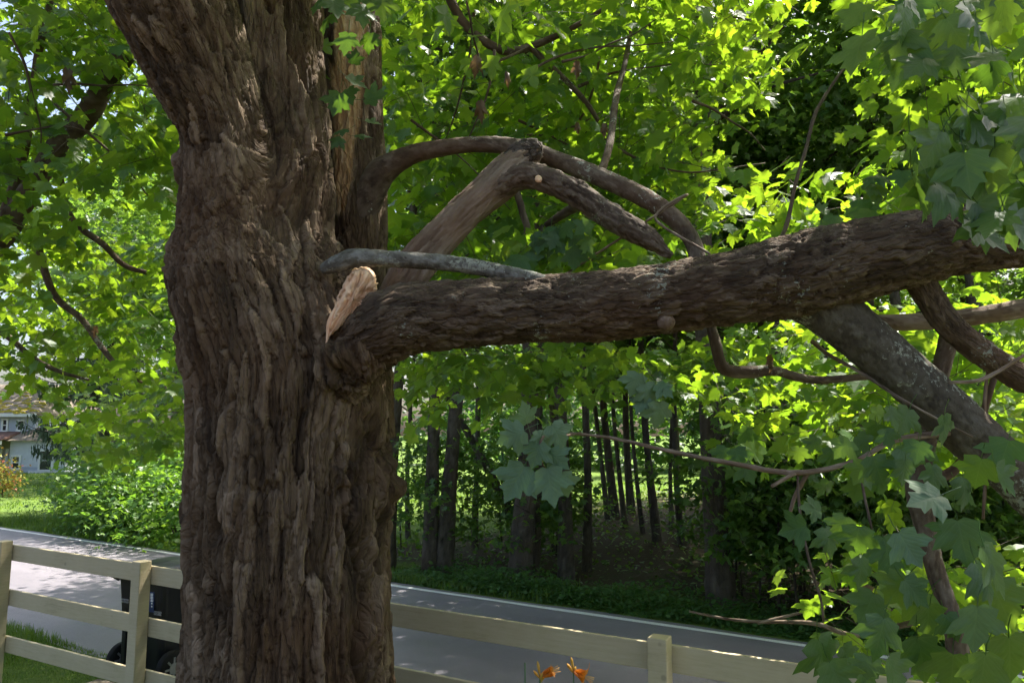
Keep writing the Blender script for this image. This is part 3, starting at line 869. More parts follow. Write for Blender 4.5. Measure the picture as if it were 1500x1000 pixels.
# limbs in the leafy left side and up in the crown
for pts, mt in [
    ([(-60, 400, 5.6, 40), (0, 345, 5.6, 38), (40, 285, 5.6, 32), (85, 215, 5.6, 30), (130, 165, 5.6, 30), (155, 120, 5.6, 28), (210, 40, 5.4, 28), (270, -80, 5.0, 30)], 'branch_bark'),
    ([(5, 310, 5.7, 10), (25, 260, 5.7, 14), (38, 200, 5.7, 14), (46, 150, 5.7, 12), (60, 60, 5.7, 10), (90, -60, 5.6, 8)], 'branch_bark'),
    ([(85, 250, 6.4, 10), (105, 320, 6.4, 9), (150, 357, 6.4, 9), (185, 390, 6.4, 8), (230, 402, 6.4, 5)], 'branch_bark'),
    ([(52, 335, 6.2, 10), (62, 385, 6.2, 10), (82, 435, 6.2, 10), (120, 468, 6.2, 9), (150, 510, 6.2, 8), (180, 545, 6.2, 6), (208, 560, 6.2, 4)], 'branch_bark'),
    ([(-30, 470, 6.5, 10), (10, 492, 6.5, 9), (50, 525, 6.5, 8), (90, 545, 6.5, 6), (130, 556, 6.5, 4)], 'branch_bark'),
    ([(640, -60, 5.0, 16), (662, 5, 5.0, 14), (690, 45, 5.0, 13), (735, 74, 5.0, 13), (780, 68, 5.0, 10), (840, 40, 5.0, 8), (890, 10, 5.0, 6)], 'branch_bark'),
    ([(775, 68, 5.0, 9), (815, 105, 5.0, 9), (850, 140, 5.0, 8), (875, 175, 5.0, 7), (888, 205, 5.0, 5)], 'branch_bark'),
    ([(872, 262, 3.84, 14), (885, 240, 3.95, 12), (895, 200, 4.2, 11), (903, 140, 4.6, 10), (915, 95, 4.9, 8), (925, 40, 5.2, 6)], 'branch_bark'),
    ([(755, 275, 4.5, 10), (765, 310, 4.5, 10), (770, 345, 4.5, 9), (720, 370, 4.6, 6)], 'branch_bark'),
    ([(842, 262, 3.9, 16), (862, 290, 4.2, 20), (830, 310, 4.4, 14), (800, 330, 4.5, 9)], 'branch_bark'),
    ([(1135, 365, 3.2, 6), (1152, 330, 3.4, 6), (1165, 270, 3.5, 5), (1180, 220, 3.6, 5), (1195, 165, 3.7, 5), (1222, 120, 3.8, 4), (1240, 95, 3.8, 3)], 'branch_bark'),
    ([(835, 634, 3.0, 4), (900, 642, 3.0, 5), (970, 658, 2.95, 6), (1060, 676, 2.9, 7), (1165, 692, 2.85, 8), (1250, 676, 2.85, 8), (1310, 645, 2.9, 9), (1390, 633, 2.95, 10)], 'peeled_wood'),
    ([(1165, 692, 2.85, 7), (1130, 712, 2.8, 5)], 'peeled_wood'),
    ([(1185, 690, 2.85, 7), (1165, 725, 2.9, 6), (1155, 760, 2.9, 4)], 'peeled_wood'),
    ([(1168, 695, 2.85, 4), (1172, 750, 2.8, 4), (1185, 820, 2.75, 4), (1203, 880, 2.75, 4), (1206, 910, 2.75, 3)], 'twig'),
    ([(1257, 676, 2.9, 4), (1265, 720, 2.8, 4), (1277, 775, 2.75, 4)], 'twig'),
    ([(1448, 530, 3.0, 4), (1442, 600, 2.98, 5), (1443, 700, 2.96, 5), (1440, 760, 2.95, 4)], 'peeled_wood'),
    ([(1010, 895, 4.6, 3), (1060, 905, 4.5, 4), (1110, 910, 4.4, 5), (1190, 912, 4.3, 6), (1250, 930, 4.2, 7), (1310, 918, 4.0, 8), (1360, 905, 3.6, 9)], 'peeled_wood'),
    ([(1110, 912, 4.4, 4), (1160, 900, 4.3, 4), (1210, 888, 4.2, 3)], 'peeled_wood'),
    ([(1190, 500, 3.3, 7), (1215, 520, 3.2, 6), (1260, 545, 3.1, 5), (1330, 590, 2.9, 4), (1425, 640, 2.8, 3)], 'peeled_wood'),
    ([(800, 420, 3.9, 3), (1000, 290, 3.5, 3), (960, 320, 3.45, 4), (1040, 372, 3.2, 4)], 'peeled_wood'),
    ([(1500, 520, 2.6, 5), (1440, 555, 2.6, 6), (1390, 560, 2.6, 4)], 'peeled_wood'),
]:
    mt2 = 'branch_bark' if mt == 'twig' else mt
    limb('branch', pts, mt2, step=0.03, nseg=12, w=0.02, l=0.06, depth=0.0012, lump=0.12, seed=len(bpy.data.objects) % 90)

for k in range(22):
    px0, py0, d0 = random.uniform(600, 1080), random.uniform(-40, 230), random.uniform(4.4, 5.4)
    if k > 16: px0, py0, d0 = random.uniform(0, 180), random.uniform(-20, 260), random.uniform(4.8, 5.6)
    a = random.uniform(-0.5, 1.9); l_ = random.uniform(110, 230); cv = random.uniform(-0.7, 0.7)
    pts = []
    for j in range(5):
        pts.append((px0, py0, d0 + 0.08 * j, random.uniform(3.6, 5.5) * (1 - 0.16 * j))); px0 += l_ / 4 * math.cos(a); py0 += l_ / 4 * math.sin(a); a += cv / 4 + random.uniform(-0.2, 0.2)
    limb('twig', pts, 'branch_bark', step=0.05, nseg=7, w=0.02, l=0.06, depth=0.0006, lump=0.1, seed=k)

# torn wood where the limb split off
def build_tear():
    outline = [(476, 499), (484, 466), (495, 436), (506, 408), (520, 393), (537, 390), (549, 400), (553, 416), (550, 432), (536, 444), (524, 458), (508, 474), (494, 486)]
    oc = np.array(outline, float); cen = oc.mean(0)
    rings = 9; n = 78
    t = np.linspace(0, len(oc), n, endpoint=False)
    cl = np.vstack([oc, oc[:1]])
    ob = np.stack([np.interp(t, np.arange(len(oc) + 1), cl[:, 0]), np.interp(t, np.arange(len(oc) + 1), cl[:, 1])], 1)
    ob += RNG.normal(0, 1.1, ob.shape)
    V, Qs = [], []
    for r in range(rings + 1):
        k = 1 - r / rings
        pp = cen + (ob - cen) * max(k, 0.02)
        for (x, y) in pp:
            depth = 3.295 + 0.0009 * (x - 475) + 0.00025 * (500 - y)
            if r == 0: depth += 0.16
            fib = (x - 475) * 0.85 + (y - 500) * 0.45
            bulge = 0.025 * (1 - k)
            ridg = 0.012 * math.sin(fib * 0.55) + 0.01 * math.sin(fib * 1.6 + y * 0.05) + 0.006 * random.uniform(-1, 1)
            step = 0.025 if (523 < x < 545 and y > 424 and y < 440) else 0
            V.append(P(x, y, depth - bulge + (ridg if r else 0) + step))
    for r in range(rings):
        for k in range(n):
            Qs.append([r * n + k, r * n + (k + 1) % n, (r + 1) * n + (k + 1) % n, (r + 1) * n + k])
    o = mesh_np('torn_wood', V, [np.array(Qs)], M['fresh'], maple)
    tag(o, 'fresh orange torn wood where the limb split from the trunk')
    for pts, w in (([(478, 505), (484, 470), (497, 440)], 7), ([(500, 482), (522, 456), (548, 436)], 6), ([(512, 536), (540, 526), (556, 516)], 6)):
        path = pixpath([(x, y, 3.32 + 0.0007 * (x - 475) - (0.0 if y < 600 else -0.02), w * (1 if i == 1 else 0.3)) for i, (x, y) in enumerate(pts)])
        limb_mesh('splinter', path, M['fresh'], maple, 0.008, 10, 0.01, 0.1, 0.002, 0.2, 4)
build_tear()

# loose bark plates curling away from the trunk
def flake(px, py, d, wpx, hpx, tilt=0.0, curl=0.03):
    nx_, ny_ = 6, 12
    V = []
    prof = RNG.uniform(0.75, 1.1, ny_ + 1)
    for j in range(ny_ + 1):
        for i in range(nx_ + 1):
            u = (i / nx_ - 0.5); v = j / ny_ - 0.5
            x = px + u * wpx * prof[j] + tilt * v * hpx; y = py + v * hpx + RNG.normal(0, 0.5)
            dd = d - 0.012 - curl * (abs(v) ** 1.5) * 0.9 + 0.5 * (u ** 2) * 0.05 + RNG.normal(0, 0.0012)
            V.append(P(x, y, dd))
    front = len(V)
    V += [v + np.array([0, 0.03, 0]) for v in V]
    Q = []
    m = nx_ + 1
    for j in range(ny_):
        for i in range(nx_):
            a = j * m + i
            Q.append([a, a + 1, a + m + 1, a + m]); Q.append([front + a, front + a + m, front + a + m + 1, front + a + 1])
    bd = list(range(nx_ + 1)) + [j * m + nx_ for j in range(1, ny_ + 1)] + [ny_ * m + i for i in range(nx_ - 1, -1, -1)] + [j * m for j in range(ny_ - 1, 0, -1)]
    for k in range(len(bd)):
        a, b_ = bd[k], bd[(k + 1) % len(bd)]
        Q.append([a, front + a, front + b_, b_])
    o = mesh_np('bark_plate', V, [np.array(Q)], M['bark'], maple)
    add_attr(o, 'tone', np.full(len(V), RNG.uniform(0.55, 0.95))); add_attr(o, 'wood', np.zeros(len(V)))
def trunk_depth(px, py):
    S = np.array(TRUNK, float)
    o = np.argsort(S[:, 1]); c = np.interp(py, S[o, 1], S[o, 0]); w = np.interp(py, S[o, 1], S[o, 3]) / 2
    u = max(-0.97, min(0.97, (px - c) / w))
    return 3.8 - w * 3.8 / F * math.sqrt(1 - u * u)
mb = MB(); mb.box(P(272, 250, 3.62), (0.07, 0.09, 0.075), 0.3, 0.8); kb = mb.build('knot_stub', M['bark'], maple, True, 0.015)

# ---- foliage of the maple
def in_poly(px, py, poly):
    r = np.zeros(len(px), bool); n = len(poly); j = n - 1
    for i in range(n):
        xi, yi = poly[i]; xj, yj = poly[j]
        c = ((yi > py) != (yj > py)) & (px < (xj - xi) * (py - yi) / (yj - yi + 1e-9) + xi)
        r ^= c; j = i
    return r

def region(poly, d0, d1, n):
    """n spray bases whose view directions fall in poly, spread through the depth range"""
    poly = np.array(poly, float)
    out = []
    while len(out) < n:
        px = RNG.uniform(poly[:, 0].min(), poly[:, 0].max(), n * 3); py = RNG.uniform(poly[:, 1].min(), poly[:, 1].max(), n * 3)
        d = (RNG.uniform(d0 ** 2.2, d1 ** 2.2, n * 3)) ** (1 / 2.2)
        k = in_poly(px, py, poly)
        p = PN(px[k], py[k], d[k])
        cl = vnoise(p * 1.1, 40) + 0.5 * vnoise(p * 2.6, 41)
        keep = cl > -0.45
        out.extend(p[keep])
    return np.array(out[:n])

def foliage(polys, kind, size, L, npairs=4, twr=0.0028, tname='twig_cluster', lname='leaf_mass', matl='leaf'):
    c = np.vstack([region(*p) for p in polys])
    yaw = RNG.uniform(0, 2 * math.pi, len(c)); droop = RNG.uniform(-0.1, 0.7, len(c))
    c = c - np.stack([np.cos(yaw), np.sin(yaw), 0 * yaw], 1) * (L * 0.5)
    Ls = RNG.uniform(0.6, 1.2, len(c)) * L
    pos, tip, nr, sz, tw = spray_leaves(c, yaw, droop, Ls, npairs, size, RNG)
    ok = RNG.random(len(pos)) > 0.12
    o = leaves(lname, pos[ok], rot_from(tip[ok], nr[ok]), sz[ok], kind, M[matl], maple)
    tag(o, kind='stuff')
    t = twig_mesh(tname, tw, twr, M['twig'], maple); tag(t, kind='stuff')
    return o

VIS = [
    ([(568, -60), (1150, -60), (1130, 60), (1090, 140), (1050, 200), (1060, 300), (1020, 380), (800, 430), (568, 400)], 4.7, 7.6, 640),
    ([(1060, 240), (1240, 100), (1330, 130), (1330, 330), (1060, 370)], 4.0, 6.0, 24),
    ([(-80, -60), (190, -60), (275, 150), (265, 300), (130, 230), (60, 330), (-80, 360)], 4.8, 7.4, 300),
    ([(-80, 330), (130, 330), (265, 330), (260, 560), (90, 545), (-80, 520)], 6.0, 9.5, 230),
    ([(100, 560), (275, 540), (275, 640), (180, 660), (90, 630)], 8.0, 11.5, 90),
    ([(575, 500), (1000, 490), (1180, 500), (1060, 560), (960, 590), (700, 575), (575, 590)], 4.8, 7.0, 45),
    ([(590, 510), (690, 500), (1000, 500), (1140, 495), (1090, 545), (980, 560), (860, 545), (700, 555)], 7.9, 9.6, 170),
    ([(1060, 470), (1500, 400), (1560, 640), (1300, 660), (1150, 640), (1060, 560)], 3.9, 6.5, 150),
    ([(1290, -60), (1560, -60), (1560, 160), (1420, 140), (1290, 70)], 3.0, 5.2, 70),
    ([(1200, 780), (1330, 760), (1500, 780), (1560, 960), (1300, 940)], 3.6, 5.2, 40),
    ([(1330, 180), (1560, 120), (1560, 330), (1380, 330)], 3.3, 5.5, 40),
    ([(680, 330), (900, 330), (900, 400), (680, 400)], 3.95, 4.6, 26),
    ([(1580, 100), (2500, 60), (2500, 800), (1620, 800)], 2.9, 5.5, 110),
]
foliage(VIS, 'full', 0.115, 0.62)
# the rest of the crown, above and around (shades the trunk; out of the frame from here)
def crown_above():
    n = 1150
    c = []
    base = np.array(maple.location)
    while len(c) < n:
        q = RNG.uniform(-1, 1, 3)
        if q @ q > 1 or q @ q < 0.12: continue
        p = base + np.array([q[0] * 3.6 + 1.2, q[1] * 4.3 + 0.0, 8.2 + q[2] * 4.2])
        rel = p - EYE; d = rel @ _fw
        if d > 0.3:
            py = 500 - F * (rel @ _up) / d; px = 750 + F * rel[0] / d
            if py > -70 and -120 < px < 1620: continue
        if vnoise((p * 0.55)[None], 43)[0] < -0.3: continue
        c.append(p)
    while len(c) < n + 260:                      # unseen sprays added over the road to shade the leaves below
        p = np.array([RNG.uniform(-4.0, 2.4), RNG.uniform(6.5, 11.5), RNG.uniform(6.0, 11.5)])
        rel = p - EYE; d = rel @ _fw
        if 500 - F * (rel @ _up) / d > -90: continue
        c.append(p)
    c = np.array(c); n = len(c)
    yaw = RNG.uniform(0, 2 * math.pi, n)
    pos, tip, nr, sz, tw = spray_leaves(c, yaw, RNG.uniform(0, 0.6, n), RNG.uniform(0.7, 1.3, n), 5, 0.15, RNG)
    o = leaves('leaf_mass', pos, rot_from(tip, nr), sz, 'mid', M['leaf'], maple); tag(o, kind='stuff')
    t = twig_mesh('twig_cluster', tw, 0.004, M['twig'], maple); tag(t, kind='stuff')
crown_above()

# single leaves: those that show largest, each a part of its own
def near_leaf_mesh(i, mat='leaf_near'):
    h = np.array(HALF); 
    left = h[1:-1][::-1] * np.array([-1, 1])
    out = np.vstack([h, left]); n = len(out)
    mid = 0.55 * out + 0.45 * np.array([0, 0.3])
    V2 = np.vstack([[0, 0.3], mid, out])
    curl = (0.1, 0.3, 0.5, 0.2, 0.7, -0.15)[i]; rr = np.random.default_rng(i)
    z = -curl * V2[:, 0] ** 2 - curl * 0.6 * (V2[:, 1] - 0.3) ** 2 + 0.12 * np.abs(V2[:, 0])
    z = z + rr.normal(0, 0.018, len(z)); z[0] = 0
    V = np.column_stack([V2 * np.array([1 + 0.08 * (i % 3 - 1), 1]), z])
    k = np.arange(n); kn = (k + 1) % n
    T = [np.stack([np.zeros(n, int), 1 + k, 1 + kn], 1)]
    Q = [np.stack([1 + k, 1 + n + k, 1 + n + kn, 1 + kn], 1)]
    # petiole
    b = len(V); pts = np.array([[0, 0.02, 0], [0.02, -0.25, 0.03], [0.0, -0.55, 0.12]])
    pv = []
    for p in pts:
        for a in range(3): pv.append(p + 0.014 * np.array([math.cos(a * 2.1), 0, math.sin(a * 2.1)]))
    V = np.vstack([V, pv]); pq = []
    for r_ in range(2):
        for a in range(3): pq.append([b + r_ * 3 + a, b + r_ * 3 + (a + 1) % 3, b + r_ * 3 + 3 + (a + 1) % 3, b + r_ * 3 + 3 + a])
    Q.append(np.array(pq))
    o = mesh_np('leaf', V, [T[0], np.vstack(Q)], M[mat], None, True)
    me = o.data; bpy.data.objects.remove(o)
    return me
NEAR = [near_leaf_mesh(i) for i in range(6)]
SKY_SHEEN = [near_leaf_mesh(i, 'leaf_sky_sheen') for i in range(4)]
NLEAF = [0]
minv = parent_world(maple).inverted()
def leaf(px, py, d, spx, ang, face=0.6, mesh=None, mat=None):
    """leaf blade centre at pixel; spx = length in px; ang = direction of the tip on the picture, degrees (270 = down)"""
    s = spx * d / F
    t = R(ang); tip = _rt * math.cos(t) + _up * math.sin(t) + _fw * random.uniform(-0.45, 0.25)
    nrm = -_fw * face + np.array([0, 0, 1.0]) * random.uniform(0.2, 0.9) + np.array([random.uniform(-0.45, 0.45), 0, 0])
    Rm = rot_from(tip[None], nrm[None])[0]
    c = P(px, py, d) - Rm[:, 1] * s * 0.4
    me = random.choice(mesh or NEAR)
    o = bpy.data.objects.new('leaf', me); COL.objects.link(o)
    o.parent = maple; o.matrix_parent_inverse = minv
    m4 = Matrix(Rm.tolist()).to_4x4(); 
    o.matrix_basis = Matrix.Translation(c.tolist()) @ m4 @ Matrix.Diagonal((s, s, s, 1))
    NLEAF[0] += 1
    return o
def put(poly, d0, d1, n, s0, s1, a0=230, a1=310, face=0.6):
    poly = np.array(poly, float); k = 0
    while k < n:
        px = random.uniform(poly[:, 0].min(), poly[:, 0].max()); py = random.uniform(poly[:, 1].min(), poly[:, 1].max())
        if not in_poly(np.array([px]), np.array([py]), poly)[0]: continue
        d = random.uniform(d0, d1)
        leaf(px, py, d, random.uniform(s0, s1) * F / d, random.uniform(a0, a1), face); k += 1
# hanging cluster below the limb
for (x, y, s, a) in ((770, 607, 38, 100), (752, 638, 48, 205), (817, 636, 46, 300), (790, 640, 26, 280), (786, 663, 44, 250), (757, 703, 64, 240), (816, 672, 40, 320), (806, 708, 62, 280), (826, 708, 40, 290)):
    leaf(x, y, 2.45 + random.uniform(-0.05, 0.05), s * 0.9, a, 1.1, SKY_SHEEN)
limb('twig', [(850, 634, 2.98, 4), (815, 640, 2.6, 4), (795, 640, 2.46, 4), (790, 665, 2.46, 3), (800, 690, 2.46, 2)], 'branch_bark', step=0.02, nseg=8, depth=0.0005, seed=3)
# leaves over the bare rear stem
for (x, y, s, a) in ((494, 150, 34, 250), (512, 140, 30, 290), (520, 120, 32, 330), (548, 142, 34, 10), (500, 192, 24, 200), (494, 207, 22, 230), (530, 200, 24, 0), (508, 62, 34, 260), (478, 32, 34, 250), (490, 10, 40, 290), (530, 20, 36, 280), (540, 60, 30, 260), (520, 85, 22, 80), (545, 180, 24, 350), (470, 5, 40, 240), (515, -5, 40, 270), (560, 10, 42, 280)):
    leaf(x, y, 3.62 + random.uniform(-0.1, 0.1), s, a, 0.5)
# lower right spray, close to the camera
for (x, y, s, a) in ((1165, 775, 48, 200), (1190, 745, 40, 170), (1215, 790, 50, 280), (1255, 790, 56, 260), (1232, 770, 44, 250), (1262, 835, 52, 265), (1300, 810, 70, 275), (1330, 800, 66, 300), (1360, 730, 72, 190), (1410, 790, 80, 275), (1455, 830, 90, 290), (1470, 700, 60, 300),
                     (1360, 905, 60, 265), (1290, 930, 74, 250), (1350, 960, 80, 280), (1310, 985, 66, 290), (1270, 975, 46, 270), (1430, 915, 84, 270), (1465, 880, 80, 290), (1240, 960, 50, 290), (1205, 960, 76, 285), (1225, 990, 60, 290), (1395, 915, 46, 290), (1260, 690, 44, 250), (1285, 685, 50, 290), (1235, 655, 40, 230), (1325, 690, 46, 270), (1345, 660, 40, 250), (1300, 640, 36, 280),
                     (1190, 650, 34, 240), (1170, 665, 30, 270), (1255, 975, 20, 250), (1480, 960, 90, 280), (1440, 985, 80, 260), (1395, 980, 70, 270)):
    leaf(x, y, 2.1 + random.uniform(-0.25, 0.35), s * 0.84, a, 0.7, SKY_SHEEN if random.random() < 0.25 else None)
put([(1280, 600), (1500, 640), (1500, 780), (1300, 720)], 2.3, 2.9, 9, 0.09, 0.13)
put([(1150, 620), (1330, 600), (1330, 720), (1180, 720)], 2.7, 3.3, 12, 0.07, 0.11)
put([(1300, 720), (1500, 800), (1500, 1000), (1230, 1000)], 2.2, 2.9, 8, 0.10, 0.14)
# upper right, very close
put([(1330, 230), (1420, 170), (1520, 140), (1530, 370), (1450, 360), (1400, 290), (1340, 330)], 1.7, 2.3, 46, 0.09, 0.13, 215, 320, 0.4)
put([(1230, 30), (1330, 0), (1520, -20), (1520, 130), (1380, 110), (1300, 100), (1230, 80)], 1.9, 2.8, 34, 0.09, 0.13, 190, 320, 0.3)
put([(1420, 140), (1520, 120), (1520, 230), (1430, 230)], 1.8, 2.4, 10, 0.09, 0.12, 215, 320, 0.4)
# beside the broken limb and under the torn limb
put([(735, 345), (880, 330), (890, 370), (800, 390), (740, 385)], 3.5, 3.62, 16, 0.08, 0.115, 220, 320, 0.6)
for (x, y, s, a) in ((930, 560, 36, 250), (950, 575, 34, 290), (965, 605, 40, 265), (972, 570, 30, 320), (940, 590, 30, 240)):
    leaf(x, y, 3.0, s, a, 0.8, SKY_SHEEN)
put([(1040, 620), (1100, 610), (1110, 690), (1060, 690)], 3.2, 3.6, 6, 0.08, 0.11)
put([(1140, 330), (1330, 230), (1330, 310), (1180, 345)], 3.0, 3.6, 16, 0.08, 0.11, 200, 330, 0.4)
print('single leaves', NLEAF[0])
# dead leaves caught in the crown
def dead_leaf(px, py, d, s):
    tv, tt = TEMPL['full'][2]
    v = tv.copy(); v[:, 0] *= random.uniform(0.3, 0.6); v[:, 2] = v[:, 2] * 2 + np.random.default_rng(int(px)).normal(0, 0.12, len(v))
    tip = np.array([[random.uniform(-0.2, 0.2), 0.1, -1.0]]); Rm = rot_from(tip, np.array([[random.uniform(-0.5, 0.5), -1, 0.1]]))[0]
    mesh_np('dead_leaf', (v * s) @ Rm.T + P(px, py, d), [tt], M['leaf_brown'], maple)
for a in ((700, 82, 4.3, 0.12), (742, 105, 4.4, 0.1), (703, 148, 4.4, 0.13), (846, 90, 4.4, 0.1), (846, 180, 4.4, 0.07), (885, 180, 4.4, 0.09), (1272, 860, 2.6, 0.1), (140, 478, 5.6, 0.09), (98, 100, 4.7, 0.16), (1130, 520, 3.4, 0.08)): dead_leaf(*a)

# ================================================================== FENCE
fA = np.array([-4.74, 6.85]); fB = np.array([0.77, 3.90])
fd = (fB - fA) / np.linalg.norm(fB - fA); fn = np.array([-fd[1], fd[0]])      # fn points to the road
if fn[1] < 0: fn = -fn
FANG = math.atan2(fd[1], fd[0])
def fence_s(px):                                         # distance along the fence line under that column
    k = (px - 750) / F
    return (k * (0.9925 * fA[1] - 0.128) - fA[0]) / (fd[0] - k * 0.9925 * fd[1])
def fence_top(s): return 0.605 - 0.0125 * s
s0, s1, s3 = fence_s(5), fence_s(207), fence_s(966)
gap = (s3 - s1) / 2
posts = [s0 - (s1 - s0), s0, s1, s1 + gap, s3, s3 + 2.1, s3 + 4.2]
fence = empty('board_fence', (*(fA + fd * s3), float(ground_z(*(fA + fd * s3)))))
tag(fence, 'weathered white three board fence along the road', 'fence')
for i, s in enumerate(posts):
    p = fA + fd * s; zt = fence_top(s) + 0.045; zb = float(ground_z(*p)) - 0.3
    mb = MB(); mb.box((p[0], p[1], (zt + zb) / 2), (0.1, 0.1, zt - zb), FANG)
    mb.build('post', M['fence'], fence, False, 0.006)
for i in range(len(posts) - 1):
    a, b = posts[i], posts[i + 1]
    for k in range(3):
        dz = -0.385 * k + random.uniform(-0.008, 0.008)
        pa = fA + fd * (a + 0.006) + fn * 0.069; pb = fA + fd * (b - 0.006) + fn * 0.069
        za = fence_top(a) + dz - 0.068; zb = fence_top(b) + dz - 0.068
        mid = np.array([*(pa + pb) / 2, (za + zb) / 2]); dv = np.array([*(pb - pa), zb - za]); L_ = np.linalg.norm(dv); xa = dv / L_
        ya = np.array([*fn, 0.0]); za_ = np.cross(xa, ya)
        mb = MB(); mb.box(mid, (L_, 0.028, 0.135), ax=np.stack([xa, ya, za_], 1))
        mb.build('rail', M['fence'], fence, False, 0.004)

# old timber lying at the foot of the fence
tb = fA + fd * (s1 - 0.9) + fn * 0.30
timber = empty('landscape_timber', (tb[0], tb[1], float(ground_z(*tb))))
tag(timber, 'old split landscape timber lying at the foot of the fence', 'timber')
sT = fence_s(88) + 0.05
mb = MB(); mb.box((*(fA + fd * (sT + 1.3) + fn * 0.30), -0.60), (2.6, 0.16, 0.19), FANG); mb.build('beam', M['timber'], timber, False, 0.008)
for i in range(9):
    q = fA + fd * (sT + 0.16 + i * 0.28) + fn * (0.30 + random.uniform(-0.015, 0.015))
    mb = MB(); mb.box((q[0], q[1], -0.494 + random.uniform(-0.002, 0.003)), (0.27, 0.15, 0.02), FANG + random.uniform(-0.04, 0.04)); mb.build('split_layer', M['timber_top'], timber, False, 0.004)

# ================================================================== WHEELED BIN
def build_bin():
    c = P(240, 985, 6.95); c[2] = float(ground_z(c[0], c[1]))
    root = empty('wheeled_bin', c); tag(root, 'black wheeled rubbish bin standing behind the fence beside the road', 'bin')
    rz = FANG + 0.05
    ex = np.array([math.cos(rz), math.sin(rz), 0]); ey = np.array([-math.sin(rz), math.cos(rz), 0]); ez = np.array([0, 0, 1.0])
    ax = np.stack([ex, ey, ez], 1)
    W0, D0, W1, D1, H = 0.5, 0.5, 0.63, 0.68, 0.93
    def ring(w, d, z, r=0.06, n=4):
        pts = []
        for (sx, sy, a0) in ((1, -1, -90), (1, 1, 0), (-1, 1, 90), (-1, -1, 180)):
            for k in range(n + 1):
                a = R(a0 + 90 * k / n)
                pts.append(c + ex * (sx * (w / 2 - r) + r * math.cos(a)) + ey * (sy * (d / 2 - r) + r * math.sin(a)) + ez * z)
        return pts
    mb = MB(); prof = [(W0, D0, 0.09), (W0 + 0.05, D0 + 0.05, 0.35), (W1 - 0.03, D1 - 0.05, 0.86), (W1 - 0.02, D1 - 0.04, 0.9), (W1 + 0.03, D1, 0.905), (W1 + 0.03, D1, H)]
    n = 20
    for w, d, z in prof: mb.v.extend(ring(w, d, z))
    for i in range(len(prof) - 1):
        for k in range(n): mb.f.append([i * n + k, i * n + (k + 1) % n, (i + 1) * n + (k + 1) % n, (i + 1) * n + k])
    mb.f.append(list(range(n))[::-1])
    mb.f.append([(len(prof) - 1) * n + k for k in range(n)])
    mb.build('body', M['plastic'], root, False)
    mb = MB(); lp = [(W1 + 0.05, D1 + 0.04, 0.935, 0), (W1 + 0.05, D1 + 0.04, 0.965, 0), (W1 - 0.02, D1 - 0.04, 1.01, 0), (W1 - 0.2, D1 - 0.2, 1.03, 0)]
    for w, d, z, _ in lp: mb.v.extend(ring(w, d, z))
    for i in range(len(lp) - 1):
        for k in range(n): mb.f.append([i * n + k, i * n + (k + 1) % n, (i + 1) * n + (k + 1) % n, (i + 1) * n + k])
    mb.f.append(list(range(n))[::-1]); mb.f.append([(len(lp) - 1) * n + k for k in range(n)])
    lid = mb.build('lid', M['plastic'], root, True)
    mb = MB(); hb = [c + ex * x + ey * y + ez * z for x, y, z in ((-0.25, -0.34, 0.9), (-0.25, -0.42, 0.95), (0.25, -0.42, 0.95), (0.25, -0.34, 0.9))]
    mb.tube(hb, [0.016] * 4, 8); mb.build('handle', M['plastic'], root, True)
    for sx in (-1, 1):
        wc = c + ex * sx * 0.33 + ey * -0.2 + ez * 0.15
        mb = MB(); mb.lathe(wc, [(0.09, -0.03), (0.145, -0.03), (0.15, -0.02), (0.15, 0.02), (0.145, 0.03), (0.09, 0.03)], 28, 'x', rz); wh = mb.build('wheel', M['rubber'], root, True)
        mb = MB(); mb.lathe(wc, [(0.015, -0.034), (0.05, -0.036), (0.05, 0.036), (0.015, 0.034)], 16, 'x', rz)
        for k in range(8):
            a = 2 * math.pi * k / 8; p = wc + (ey * math.cos(a) + ez * math.sin(a)) * 0.072
            mb.box(p, (0.066, 0.018, 0.05), ax=np.stack([ex, np.cross(ey * math.cos(a) + ez * math.sin(a), ex), ey * math.cos(a) + ez * math.sin(a)], 1))
        mb.build('hub', M['hub'], wh)
    mb = MB(); mb.tube([c + ex * -0.34 + ey * -0.2 + ez * 0.15, c + ex * 0.34 + ey * -0.2 + ez * 0.15], [0.012] * 2, 8); mb.build('axle', M['hub'], root, True)
    for x in (-0.2, 0.02):
        mb = MB(); mb.box(c + ex * x + ey * -0.285 + ez * 0.5, (0.05, 0.03, 0.72), ax=ax); mb.build('stiffening_rib', M['plastic'], root, False, 0.008)
    # front face slopes: put marks just proud of it
    def face(x, z): 
        yy = -0.5 * np.interp(z, [0.35, 0.86], [0.55, 0.63]) - 0.004
        return c + ex * x + ey * yy + ez * z
    def digits(text, x, z, h):
        seg = {'0': 'abcdef', '2': 'abged', '8': 'abcdefg'}
        for i, ch in enumerate(text):
            ox = x + i * h * 0.62
            for sgm, (dx, dz, wx, wz) in {'a': (0.25, 1, .4, .14), 'g': (.25, .5, .4, .14), 'd': (.25, 0, .4, .14), 'f': (0, .75, .12, .4), 'b': (.5, .75, .12, .4), 'e': (0, .25, .12, .4), 'c': (.5, .25, .12, .4)}.items():
                if sgm in seg[ch]: yield face(ox + dx * h, z + dz * h), wx * h, wz * h
    for text, x, z in (('02082', 0.19, 0.62), ('00000', -0.24, 0.69)):
        mb = MB()
        for p, w, h in digits(text, x, z, 0.03): mb.box(p, (w, 0.006, h), ax=ax)
        mb.build('stamped_number', M['plastic_grey'], root)
    mb = MB(); mb.box(face(0.16, 0.74), (0.06, 0.004, 0.2), ax=ax); st = mb.build('sticker', M['sticker_blue'], root)
    for k in range(5):
        mb = MB(); mb.box(face(0.165, 0.69 + k * 0.026) - ey * 0.004, (0.016 if k < 2 else 0.03, 0.004, 0.014 if k < 2 else 0.022), ax=ax); mb.build('lettering', M['white'], st)
build_bin()

